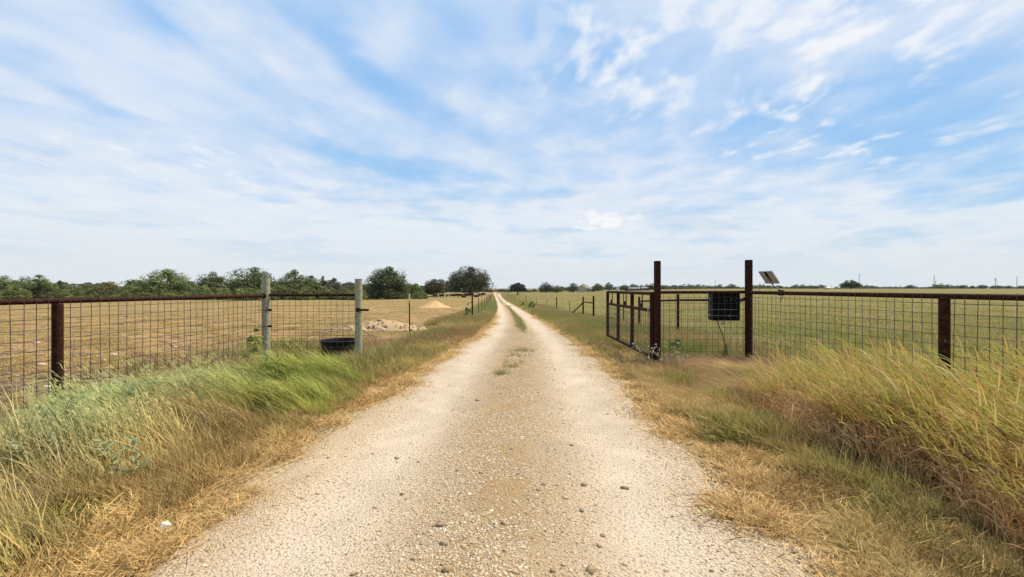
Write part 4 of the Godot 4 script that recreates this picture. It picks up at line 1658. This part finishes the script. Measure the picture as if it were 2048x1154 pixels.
	for e in [[6.5, -0.20, 0.05, 14, 0.45], [7.05, -0.10, 0.07, 12, 0.4], [7.5, -0.05, 0.10, 9, 0.35], [9.2, 0.1, 0.14, 22, 0.45], [8.4, -0.05, 0.10, 14, 0.4], [62.0, 0.1, 0.3, 22, 1.0], [95.0, 0.0, 0.4, 22, 1.1], [120.0, 0.0, 0.4, 16, 1.1], [150.0, 0.0, 0.5, 16, 1.1]]:
		for k in e[3]:
			var z: float = e[0] + rng.randfn(0, e[2] * (1.0 if e[0] < 50.0 else 6.0))
			var x: float = road_x(z) + e[1] + rng.randfn(0, e[2])
			var size: float = e[4] * spread(0.7, 1.2)
			row(strip, Basis(Vector3.UP, spread(-0.6, 0.6)) * Basis.from_scale(Vector3.ONE * size), Vector3(x, road_y(x, z), -z), mixed(Color(0.17, 0.21, 0.055), Color(0.45, 0.34, 0.13), rng.randf() * 0.9) * spread(0.8, 1.2))
	scatter("crown_grass", mid_tuft(370, 0.2), M["grass blades"], strip, road)


# ---------------------------------------------------------------- weeds and bushes
func leafy(s: Shape, base: Vector3, high: float, leaves: int, size: float, c: Color, stemc: Color) -> void:
	var lean := Vector3(spread(-0.5, 0.05), 1.0, spread(-0.2, 0.2)).normalized()
	blade(s, base, spread(0, TAU), high, 0.0, 0.2, 0.009, 5, stemc, stemc, lean - Vector3.UP)
	for k in leaves:
		var t := 0.18 + 0.82 * (k + 0.5) / leaves
		var p := base + lean * high * t * 0.97
		var q := c * spread(0.8, 1.25)
		blade(s, p, k * 2.4 + spread(-0.4, 0.4), size * spread(0.7, 1.2) * (1.15 - 0.5 * t), spread(0.6, 1.1), spread(0.4, 1.3), size * 0.19, 4, q * 0.9, q, Vector3(-0.35, 0, 0), spread(-0.4, 0.4))


func make_weeds() -> void:
	rng.seed = 500
	var spots := [
		[140, 905, 3.20, 0.52, "broad-leaved grey-green weed, the largest, deep in the left long grass"],
		[318, 838, 4.15, 0.50, "leafy grey-green weed in front of the combed grass below the left fence"],
		[268, 960, 2.85, 0.36, "small forked silvery weed between the long grass and left road edge"],
		[548, 775, 5.60, 0.42, "dark leafy weed in the bright green patch left of the road"],
		[60, 980, 2.75, 0.40, "leafy weed at the left picture edge above the dry stubble"],
	]
	for e in spots:
		var k := thing("weed", e[4], "weed", at(e[0], e[2]), 0.0, "leafy weeds in the left verge")
		for j in 3 if e[3] > 0.38 else 2:
			var s := loose()
			leafy(s, Vector3(rng.randfn(0, 0.05), 0, rng.randfn(0, 0.05)), e[3] * spread(0.8, 1.1), 20, 0.115, Color(0.26, 0.29, 0.14) if e[0] != 548 else Color(0.16, 0.22, 0.055), Color(0.36, 0.34, 0.20))
			put("stalk", s.mesh(), M["grass blades"], k)
	# thistles gone to seed at the foot of the gate post
	rng.seed = 501
	var down := stone_mesh(502, 5, 8)
	for e in [[1338, 6.95, 0.50, "tall seeding thistle with white tufts at the foot of the gate post"], [1370, 6.85, 0.34, "low seeding thistle with pale heads right of the gate post foot"], [1296, 7.25, 0.38, "thin thistle with few white heads left of the gate post foot"]]:
		var k := thing("thistle", e[3], "thistle", at(e[0], e[1]), 0.0, "thistles by the rusty gate post")
		var s := loose()
		var tips := []
		for j in 7:
			var c := Color(0.33, 0.34, 0.20)
			tips.append(blade(s, Vector3(rng.randfn(0, 0.03), 0, rng.randfn(0, 0.03)), spread(0, TAU), e[2] * spread(0.6, 1.1), spread(0.1, 0.6), 0.3, 0.007, 4, c * 0.8, c, Vector3(-0.35, 0, 0)))
			for m in 5:
				blade(s, tips[j] * spread(0.15, 0.8), spread(0, TAU), spread(0.06, 0.13), spread(0.6, 1.1), 0.6, 0.016, 3, Color(0.20, 0.20, 0.11), Color(0.27, 0.25, 0.15), Vector3(-0.2, 0, 0))
		put("stems", s.mesh(), M["grass blades"], k)
		for t in tips:
			var o := put("seed_head", down, M["thistledown"], k)
			o.transform = Transform3D(Basis.from_scale(Vector3(0.026, 0.034, 0.026) * spread(0.6, 1.2)), t)
	# bushes
	bush_thing("sapling", "bright green sapling growing through the mesh beside the taller white post", "sapling", at(508, 8.05), 0.58, 0.36, 900, 0.035, Color(0.22, 0.30, 0.05), 510)
	bush_thing("bush", "leafy green bush against the brown corner post left of the road", "bush", at(935, 28.5), 1.0, 0.42, 800, 0.075, Color(0.16, 0.20, 0.055), 511)
	bush_thing("bush", "round green bush on the right verge close to the road", "bush", at(1064, 52.0), 0.95, 1.0, 700, 0.11, Color(0.19, 0.255, 0.05), 512)
	bush_thing("bush", "small bright bush by the right fence beyond the round bush", "bush", at(1046, 60.0), 0.7, 0.8, 400, 0.12, Color(0.27, 0.28, 0.08), 513)
	bush_thing("bush", "low dark weed bush behind the mesh beside the gate post", "bush", at(1354, 8.6), 0.34, 0.28, 500, 0.035, Color(0.13, 0.19, 0.05), 514)


func bush_thing(called: String, label: String, category: String, p: Vector3, high: float, wide: float, leaves: int, size: float, c: Color, number: int) -> void:
	rng.seed = number
	var k := thing(called, label, category, p)
	var s := Shape.new()
	for j in 6:
		var a := spread(0, TAU)
		var tip := Vector3(cos(a) * wide * 0.35, high * spread(0.5, 0.85), sin(a) * wide * 0.35)
		s.tube(PackedVector3Array([Vector3(rng.randfn(0, 0.01), -0.03, 0), tip * 0.5 + Vector3(0, 0.05, 0), tip]), PackedFloat32Array([high * 0.018, high * 0.013, high * 0.006]), 5)
	put("stem", s.mesh(), M["bark"], k)
	var f := loose()
	crown(f, Vector3(0, high * 0.12, 0), wide, high * 0.88, 10, leaves, size, c)
	put("foliage", f.mesh(), M["leaves"], k)


# ---------------------------------------------------------------- trees, cattle, buildings, poles
func crown(s: Shape, base: Vector3, wide: float, high: float, lobes: int, leaves: int, size: float, c: Color, open := 0.0) -> Array:
	# clumps spread through a dome; each clump is a loose ball of leaf-sized faces, with gaps between clumps
	var spots := []
	for k in lobes:
		var a := k * 2.399 + spread(-0.4, 0.4)
		var r := sqrt((k + 0.5) / lobes) * 0.78
		var top := 1.0 - 0.85 * r * r
		var t := spread(0.40, 1.0) if k % 3 else spread(0.05, 0.5)
		if k % 7 == 0:
			t = 1.06
		var p := base + Vector3(cos(a) * r * wide * 0.5, high * (0.06 + 0.84 * top * t), sin(a) * r * wide * 0.5)
		var size_l := minf(wide, high * 1.7) * (spread(0.13, 0.20) if k % 4 else spread(0.08, 0.13)) * (1.0 - open * 0.35)
		spots.append(p)
		var tone := c * spread(0.75, 1.3)
		tone = tone.lerp(Color(tone.r * 1.35, tone.g * 1.1, tone.b), rng.randf() * 0.5)
		for j in leaves / lobes:
			var d := Vector3(rng.randfn(), rng.randfn(), rng.randfn()).normalized()
			var q := p + d * size_l * (0.45 + 0.62 * pow(rng.randf(), 0.6)) * Vector3(1.15, 0.78, 1.15)
			if q.y < base.y:
				continue
			var u := Vector3(rng.randfn(), rng.randfn() * 0.6, rng.randfn()).normalized()
			var w := u.cross(d + Vector3(0.01, 0.5, 0)).normalized()
			var g := size * spread(0.6, 1.4)
			s.leaf(q - u * g * 0.5, q + u * g * 0.5, q + w * g * 0.8, tone * spread(0.55, 1.45))
	return spots


func tree(called: String, label: String, category: String, p: Vector3, wide: float, high: float, clear: float, number: int, leaves: int, c: Color, open := 0.0, group := "") -> void:
	rng.seed = number
	var k := thing(called, label, category, p, 0.0, group)
	var f := loose()
	var spots := crown(f, Vector3(0, clear, 0), wide, high - clear, 30 + int(wide * 1.3), int(leaves * 3.4), (0.25 + 0.011 * wide) * (0.85 if open > 0.4 else 1.0), c, open)
	var t := Shape.new()
	var girth := 0.028 * wide + 0.05
	var fork := Vector3(spread(-0.3, 0.3), clear + (high - clear) * 0.22, 0)
	t.tube(PackedVector3Array([Vector3(0, -0.4, 0), Vector3(0, clear * 0.4, 0), fork]), PackedFloat32Array([girth * 1.35, girth, girth * 0.8]), 8)
	put("trunk", t.mesh(), M["bark"], k)
	t = Shape.new()
	for j in range(0, spots.size(), 2 if open < 0.4 else 1):
		var e: Vector3 = spots[j]
		var m := fork.lerp(e, 0.5) + Vector3(spread(-0.4, 0.4), spread(-0.1, 0.5), spread(-0.4, 0.4))
		t.tube(PackedVector3Array([fork, m, e]), PackedFloat32Array([girth * 0.5, girth * 0.3, girth * 0.1]), 5, Color.WHITE, false)
	put("limb", t.mesh(), M["bark"], k)
	put("crown", f.mesh(), M["leaves"], k)


func make_trees() -> void:
	var oak := Color(0.092, 0.118, 0.036)
	var olive := Color(0.125, 0.16, 0.042)
	var fresh := Color(0.11, 0.145, 0.04)
	var grey := Color(0.115, 0.125, 0.078)
	var group := "trees along the left pasture's far edge"
	# pixels of bearing: left, right, top; distance; clear stem; leaves; colour; openness; label
	var rows := [
		[-28, 42, 553, 138, 1.2, 1500, olive, 0.5, "thin-crowned tree at the far left end of the tree line"],
		[38, 112, 550, 134, 1.6, 1500, fresh, 0.8, "gnarled open-crowned tree with a forked leaning trunk, above the left rail"],
		[106, 130, 561, 140, 0.8, 700, oak, 0.2, "small dark tree just right of the gnarled tree"],
		[190, 242, 567, 133, 0.2, 1300, Color(0.13, 0.12, 0.04), 0.2, "olive-brown rounded scrub tree in the gap of the tree line"],
		[286, 380, 541, 137, 0.8, 3000, olive, 0.15, "broad full oak left of the taller white post, standing forward"],
		[394, 452, 546, 150, 2.0, 1900, oak, 0.1, "flat-topped oak raised above the scrub, between two broad oaks"],
		[452, 558, 537, 146, 1.0, 3400, oak, 0.1, "dark dome-shaped oak directly behind the taller white post"],
		[556, 618, 541, 144, 1.0, 2400, oak, 0.2, "oak with an uneven crown just right of the taller white post"],
		[600, 642, 551, 140, 0.6, 1500, olive, 0.15, "middling green oak behind the short mesh panel"],
		[634, 656, 551, 152, 1.5, 900, oak, 0.2, "narrow oak top rising over the mesh panel"],
		[648, 686, 556, 150, 0.8, 1500, grey, 0.3, "greyish sparse oak behind the mesh panel, left of the gate post"],
		[690, 728, 568, 158, 0.5, 1000, oak, 0.1, "low dark oak hidden partly by the white gate post"],
		[732, 818, 535, 148, 0.8, 3800, Color(0.072, 0.092, 0.030), 0.1, "large round oak standing right of the white gate post"],
		[812, 848, 569, 165, 0.4, 900, olive, 0.1, "low oak between the large round oak and the squat one"],
		[844, 892, 559, 182, 0.6, 2000, Color(0.062, 0.062, 0.028), 0.0, "squat dark oak left of the great oak with cattle"],
		[892, 985, 536, 198, 0.8, 4600, Color(0.050, 0.060, 0.022), 0.1, "great spreading oak by the road crest with cattle in its shade"],
	]
	for k in rows.size():
		var e: Array = rows[k]
		var z: float = e[3]
		var p := at((e[0] + e[1]) * 0.5, z)
		var wide: float = (e[1] - e[0]) / 910.0 * z
		var high: float = 1.25 + (577.0 - e[2]) / 910.0 * z - p.y
		tree("oak_tree", e[8], "tree", p, wide, high, e[4], 600 + k, e[5], e[6], e[7], group)
	group = "trees on the right skyline"
	rows = [
		[1017, 1054, 566, 196, 1.5, 2200, Color(0.030, 0.042, 0.022), 0.15, "lone dark tree with a short stem just right of the road crest"],
		[1076, 1108, 565, 330, 0.8, 1500, Color(0.05, 0.06, 0.03), 0.3, "wide oak of the pair standing left of the farmhouse trees"],
		[1102, 1126, 571, 335, 0.4, 1100, oak, 0.1, "lower oak of the pair standing left of the farmhouse trees"],
		[1133, 1159, 566, 345, 0.3, 1300, Color(0.055, 0.07, 0.035), 0.1, "rounded oak touching the left side of the farmhouse"],
		[1158, 1176, 568, 385, 1.0, 800, oak, 0.2, "tree top showing over the farmhouse roof"],
		[1183, 1208, 567, 352, 0.5, 1300, oak, 0.2, "dense tree directly right of the farmhouse"],
		[1208, 1227, 565, 356, 1.2, 1100, oak, 0.25, "upright tree next to the white tank right of the farmhouse"],
		[1238, 1262, 570, 352, 0.6, 1100, oak, 0.2, "low tree at the left end of the long barn"],
		[1257, 1276, 568, 380, 1.0, 1000, oak, 0.3, "tree rising behind the long barn"],
		[1295, 1316, 567, 340, 0.3, 1200, Color(0.05, 0.07, 0.04), 0.1, "tree half hidden by the rusty gate post"],
		[1424, 1438, 574, 420, 0.4, 500, grey, 0.2, "tiny tree under the thin pole beyond the control box"],
		[1546, 1567, 571, 360, 0.4, 1000, olive, 0.2, "small round tree right of the solar panel"],
		[1580, 1600, 572, 430, 0.4, 800, grey, 0.3, "open little tree, second right of the solar panel"],
		[1613, 1636, 572, 420, 0.3, 900, oak, 0.2, "low dark tree left of the long white roof"],
		[1681, 1722, 561, 300, 1.0, 2400, Color(0.075, 0.105, 0.04), 0.15, "lone spreading green tree beside the tall pole on the right"],
		[1876, 1889, 571, 420, 0.6, 500, olive, 0.4, "tiny open tree right of the double poles"],
		[1917, 1936, 570, 400, 0.8, 700, olive, 0.4, "open umbrella-shaped small tree on the right skyline"],
		[1940, 1950, 571, 410, 0.8, 350, grey, 0.6, "wispy narrow tree beside the umbrella-shaped tree"],
		[1954, 1975, 570, 400, 0.5, 900, Color(0.08, 0.10, 0.045), 0.2, "rounded pale green tree on the right skyline"],
		[1979, 2010, 571, 430, 0.2, 1200, grey, 0.2, "wide low tree clump below the far right poles"],
		[2012, 2024, 571, 420, 0.6, 500, olive, 0.3, "small tree left of the last pole"],
		[2036, 2060, 571, 420, 0.4, 800, grey, 0.2, "tree cut by the right picture edge"],
	]
	for k in rows.size():
		var e: Array = rows[k]
		var z: float = e[3]
		var p := at((e[0] + e[1]) * 0.5, z)
		var wide: float = (e[1] - e[0]) / 910.0 * z
		var high: float = 1.25 + (577.0 - e[2]) / 910.0 * z - p.y
		tree("tree", e[8], "tree", p, wide, high, e[4], 640 + k, e[5], e[6], e[7], group)

	# scrub that reads as one mass, and the distant woods
	var clumps := []
	for k in 4:
		rng.seed = 680 + k
		var s := loose()
		crown(s, Vector3.ZERO, 1.0, 0.75, 14, 1500, 0.055, Color(1, 1, 1))
		clumps.append([s.mesh(), PackedFloat32Array(), PackedFloat32Array()])
	rng.seed = 690
	for k in 620:
		var z := spread(126.0, 168.0)
		var px := spread(-120.0, 850.0)
		if px > 720.0:
			z += 16.0
		if px > 560.0 and px < 690.0 and z < 130.0:
			z += 8.0
		var p := at(px, z, -0.2)
		var size := spread(3.9, 6.9) * (0.75 if px > 660.0 else 1.0) * (0.8 if z < 134.0 else 1.0)
		var n := soft.get_noise_2d(p.x * 1.2, p.z * 1.2)
		var c := mixed(Color(0.135, 0.185, 0.042), Color(0.185, 0.215, 0.060), 0.5 + n * 1.5)
		c = mixed(c, Color(0.15, 0.15, 0.07), 0.15 - n)
		row(clumps[k % 4][1], Basis(Vector3.UP, spread(0, TAU)) * Basis.from_scale(Vector3(size, size * spread(0.8, 1.1), size)), p, c * spread(0.7, 1.2))
	for k in 1500:
		var px := spread(-150.0, 2200.0)
		var z := spread(520.0, 900.0)
		var grow := 1.0
		if px < 900.0:
			z = spread(260.0, 620.0)
			grow = 1.25
		elif px < 1120.0:
			z = spread(380.0, 520.0)
			grow = 0.55
		else:
			if soft.get_noise_2d(px * 0.25, 7.0) < -0.12:
				grow = 0.6
		var up := 0.0
		if px > 225.0 and px < 300.0 and k % 2 == 0:
			z = 640.0
			up = 9.0 * exp(-pow((px - 274.0) / 16.0, 2.0)) - 1.0
		var p := at(px, z, -0.5 + up)
		var size := spread(5.0, 9.5) * grow
		row(clumps[k % 4][2], Basis(Vector3.UP, spread(0, TAU)) * Basis.from_scale(Vector3(size * 1.7, size * spread(0.7, 1.0), size * 1.4)), p, Color(0.075, 0.10, 0.042) * spread(0.75, 1.2))
	for q in clumps:
		scatter("scrub", q[0], M["leaves"], q[1], null, "mass of light green scrub filling the tree line beyond the left pasture", "scrub")
		scatter("treeline", q[0], M["leaves"], q[2], null, "thin dark band of distant woods along the horizon", "treeline")


func cow(label: String, p: Vector3, turn: float, c: Color, head_down: float, size := 1.0, lying := false, face := Color(0, 0, 0)) -> void:
	# one body: barrel, neck and head, four jointed legs, tail; faces +x before turning
	var k := thing("cow", label, "cow", p, turn, "cattle resting near the great oak")
	var s := Shape.new()
	var drop := -0.62 if lying else 0.0
	var y := 1.0 + drop
	s.tube(PackedVector3Array([Vector3(-0.80, y + 0.12, 0), Vector3(-0.72, y + 0.04, 0), Vector3(-0.40, y, 0), Vector3(0.0, y - 0.06, 0), Vector3(0.42, y - 0.03, 0), Vector3(0.70, y + 0.06, 0), Vector3(0.84, y + 0.12, 0)]), PackedFloat32Array([0.10, 0.27, 0.34, 0.37, 0.36, 0.27, 0.14]), 14, c, true, 1.15)
	var poll := Vector3(1.15, y + 0.38 - head_down * 0.75, 0)
	s.tube(PackedVector3Array([Vector3(0.55, y + 0.10, 0), Vector3(0.85, y + 0.18 - head_down * 0.22, 0), poll]), PackedFloat32Array([0.27, 0.20, 0.13]), 10, c)
	var hc := face if face.r > 0.0 else c
	var nose := poll + Vector3(0.30 - head_down * 0.12, -0.22 - head_down * 0.12, 0)
	s.tube(PackedVector3Array([poll + Vector3(-0.08, 0.06, 0), poll, poll.lerp(nose, 0.55), nose, nose + (nose - poll) * 0.16]), PackedFloat32Array([0.08, 0.135, 0.105, 0.085, 0.06]), 10, hc)
	for e in [-1.0, 1.0]:
		s.tube(PackedVector3Array([poll + Vector3(-0.02, 0.06, e * 0.10), poll + Vector3(-0.06, 0.05, e * 0.19), poll + Vector3(-0.06, 0.01, e * 0.27)]), PackedFloat32Array([0.025, 0.05, 0.01]), 6, c)
		if lying:
			s.tube(PackedVector3Array([Vector3(0.5, 0.22, e * 0.2), Vector3(0.75, 0.09, e * 0.30), Vector3(0.45, 0.06, e * 0.34)]), PackedFloat32Array([0.12, 0.07, 0.05]), 7, c)
			s.tube(PackedVector3Array([Vector3(-0.6, 0.25, e * 0.2), Vector3(-0.25, 0.14, e * 0.36), Vector3(-0.6, 0.06, e * 0.40)]), PackedFloat32Array([0.17, 0.09, 0.05]), 7, c)
			continue
		s.tube(PackedVector3Array([Vector3(0.55, 0.95, e * 0.17), Vector3(0.57, 0.62, e * 0.19), Vector3(0.55, 0.38, e * 0.19), Vector3(0.56, 0.10, e * 0.19), Vector3(0.59, -0.03, e * 0.19)]), PackedFloat32Array([0.15, 0.10, 0.065, 0.048, 0.06]), 8, c)
		s.tube(PackedVector3Array([Vector3(-0.60, 1.02, e * 0.16), Vector3(-0.50, 0.72, e * 0.20), Vector3(-0.70, 0.46, e * 0.20), Vector3(-0.66, 0.12, e * 0.20), Vector3(-0.63, -0.03, e * 0.20)]), PackedFloat32Array([0.22, 0.15, 0.07, 0.05, 0.06]), 8, c)
	s.tube(PackedVector3Array([Vector3(-0.80, y + 0.2, 0), Vector3(-0.90, y - 0.05, 0), Vector3(-0.90, y - 0.42 if not lying else 0.2, 0)]), PackedFloat32Array([0.035, 0.025, 0.04]), 6, c)
	var o := put("body", s.mesh(), M["hide"], k)
	o.scale = Vector3.ONE * size


func make_cattle() -> void:
	var black := Color(0.012, 0.011, 0.012)
	var brown := Color(0.075, 0.028, 0.016)
	var white := Color(0.5, 0.46, 0.42)
	rng.seed = 700
	for e in [
		[870.5, 172, PI + 0.3, brown * 0.6, 0.7, 1.0, false, white, "brown cow with a pale face grazing, leftmost of the herd"],
		[883.5, 172, PI - 0.2, black, 0.9, 0.95, false, white, "black cow with a pale face grazing, second from the left of the herd"],
		[893.5, 176, PI * 0.5, brown, 0.0, 0.85, false, black, "small reddish calf standing end-on, third from the left"],
		[904.5, 172, 0.1, black, 0.3, 1.0, false, black, "black cow side-on at the left of the dark bunch"],
		[911.5, 173, PI, brown * 0.35, 0.6, 1.0, false, black, "very dark brown cow overlapping the black cow left of the bunch"],
		[920.5, 170, PI - 0.1, black, 0.1, 1.05, false, black, "black cow with raised head in the middle of the bunch"],
		[927.0, 169, 0.2, black, 0.0, 1.0, true, black, "black cow lying down in the middle of the bunch"],
		[935.5, 171, PI + 0.1, brown * 0.3, 0.2, 1.05, false, black, "dark brown cow standing just left of the brown corner post"],
		[941.5, 174, 0.0, black, 0.5, 1.0, false, white, "black cow with a pale face partly behind the brown corner post"],
		[952.0, 172, 0.3, black, 0.0, 1.0, true, black, "black cow lying under the great oak, right of the corner post"],
		[958.5, 176, PI * 0.6, brown * 0.8, 0.0, 0.95, false, white, "reddish cow with white markings under the great oak"],
		[965.5, 178, 0.15, brown * 0.4, 0.2, 1.0, false, black, "dark cow at the right end of the herd by the fence"],
	]:
		cow(e[8], at(e[0], e[1]), e[2], e[3], e[4], e[5], e[6], e[7])


func house(called: String, label: String, category: String, p: Vector3, wide: float, deep: float, wall: float, ridge: float, walls: Material, roofs: Material, turn: float, openings: int) -> void:
	var k := thing(called, label, category, p, turn)
	var s := Shape.new()
	s.box(Vector3(0, wall * 0.5 - 0.3, 0), Vector3(wide, wall + 0.6, deep))
	for e in [-1.0, 1.0]:
		s.face([Vector3(e * wide * 0.5, wall, -deep * 0.5), Vector3(e * wide * 0.5, wall, deep * 0.5), Vector3(e * wide * 0.5, wall + ridge, 0)])
	put("wall", s.mesh(), walls, k)
	s = Shape.new()
	for e in [-1.0, 1.0]:
		var out := deep * 0.5 + 0.5
		var a := Vector3(0, wall + ridge + 0.12, 0)
		var b := Vector3(0, wall - ridge * 0.5 / (deep * 0.5) + 0.12, e * out)
		var d := (b - a)
		var basis := Basis(Vector3.RIGHT, Vector3(0, 1, 0), Vector3.BACK)
		var zdir := d.normalized()
		basis = Basis(Vector3.RIGHT, zdir.cross(Vector3.RIGHT).normalized(), zdir)
		s.box((a + b) * 0.5, Vector3(wide + 0.8, 0.16, d.length()), basis)
	put("roof", s.mesh(), roofs, k)
	for j in openings:
		var x := wide * ((j + 0.5) / openings - 0.5) * 0.85
		s = Shape.new()
		var door := j == openings / 2
		s.box(Vector3(x, 1.0 if door else 1.5, deep * 0.5 + 0.02), Vector3(0.95, 2.0 if door else 1.0, 0.08))
		put("door" if door else "window", s.mesh(), M["window dark"], k)


func make_buildings() -> void:
	house("farmhouse", "small tan farmhouse with a brown pitched roof among trees on the right skyline", "house", at(1168, 362), 8.0, 9.0, 2.9, 2.2, M["pale wall"], M["brown roof"], 0.9, 3)
	house("house_annex", "low pale outbuilding with a dark roof right of the farmhouse", "outbuilding", at(1181, 360), 7.0, 5.0, 2.4, 1.2, M["pale wall"], M["grey roof"], 0.0, 2)
	house("barn", "long low dark barn between trees left of the rusty gate post", "barn", at(1272, 352), 15.0, 6.0, 1.5, 0.9, M["barn wall"], M["grey roof"], 0.05, 5)
	house("shed", "grey shed with bluish roof at the right end of the barn", "shed", at(1290, 346), 5.5, 4.0, 1.7, 0.7, M["grey roof"], M["grey roof"], 0.0, 2)
	house("long_shed", "long white-roofed shed far off on the right skyline", "shed", at(1650, 600), 17.0, 10.0, 1.2, 0.8, M["white paint"], M["white paint"], 0.0, 4)
	var k := thing("tank", "white water tank between trees right of the farmhouse", "tank", at(1235, 360))
	var s := Shape.new()
	s.tube(PackedVector3Array([Vector3(0, -0.3, 0), Vector3(0, 3.1, 0), Vector3(0, 3.7, 0)]), PackedFloat32Array([1.3, 1.3, 0.4]), 20)
	put("drum", s.mesh(), M["white paint"], k)
	for e in [
		[1431, 559, 420, 0.0, "thin pole over the tiny tree beyond the control box"],
		[1718.5, 547, 330, 0.0, "tall utility pole at the right side of the lone green tree"],
		[1868.5, 550, 300, 0.0, "tall utility pole, the taller of a close pair"],
		[1871.5, 561, 480, 0.0, "utility pole, the shorter of a close pair"],
		[1991.5, 555, 330, 1.0, "utility pole with a transformer near the right picture edge"],
		[2034, 553, 320, 0.0, "utility pole nearest the right picture edge"],
		[1801, 569, 600, 0.0, "faint short pole on the horizon between the lone tree and the close pair"],
	]:
		var p := at(e[0], e[2])
		var high: float = 1.25 + (577.0 - e[1]) / 910.0 * e[2] - p.y
		k = thing("utility_pole", e[4], "utility pole", p, 0.0, "poles on the right skyline")
		s = Shape.new()
		s.tube(PackedVector3Array([Vector3(0, -0.5, 0), Vector3(0, high, 0)]), PackedFloat32Array([0.19, 0.13]), 8)
		put("shaft", s.mesh(), M["pole wood"], k)
		s = Shape.new()
		s.tube(PackedVector3Array([Vector3(0, high - 0.25, -0.02), Vector3(0, high - 0.05, -0.02)]), PackedFloat32Array([0.16, 0.16]), 8)
		put("insulator", s.mesh(), M["grey metal"], k)
		if e[3] > 0.0:
			s = Shape.new()
			s.tube(PackedVector3Array([Vector3(-0.42, high - 2.2, 0), Vector3(-0.42, high - 1.2, 0)]), PackedFloat32Array([0.30, 0.30]), 12)
			put("transformer", s.mesh(), M["grey metal"], k)


# ---------------------------------------------------------------- build
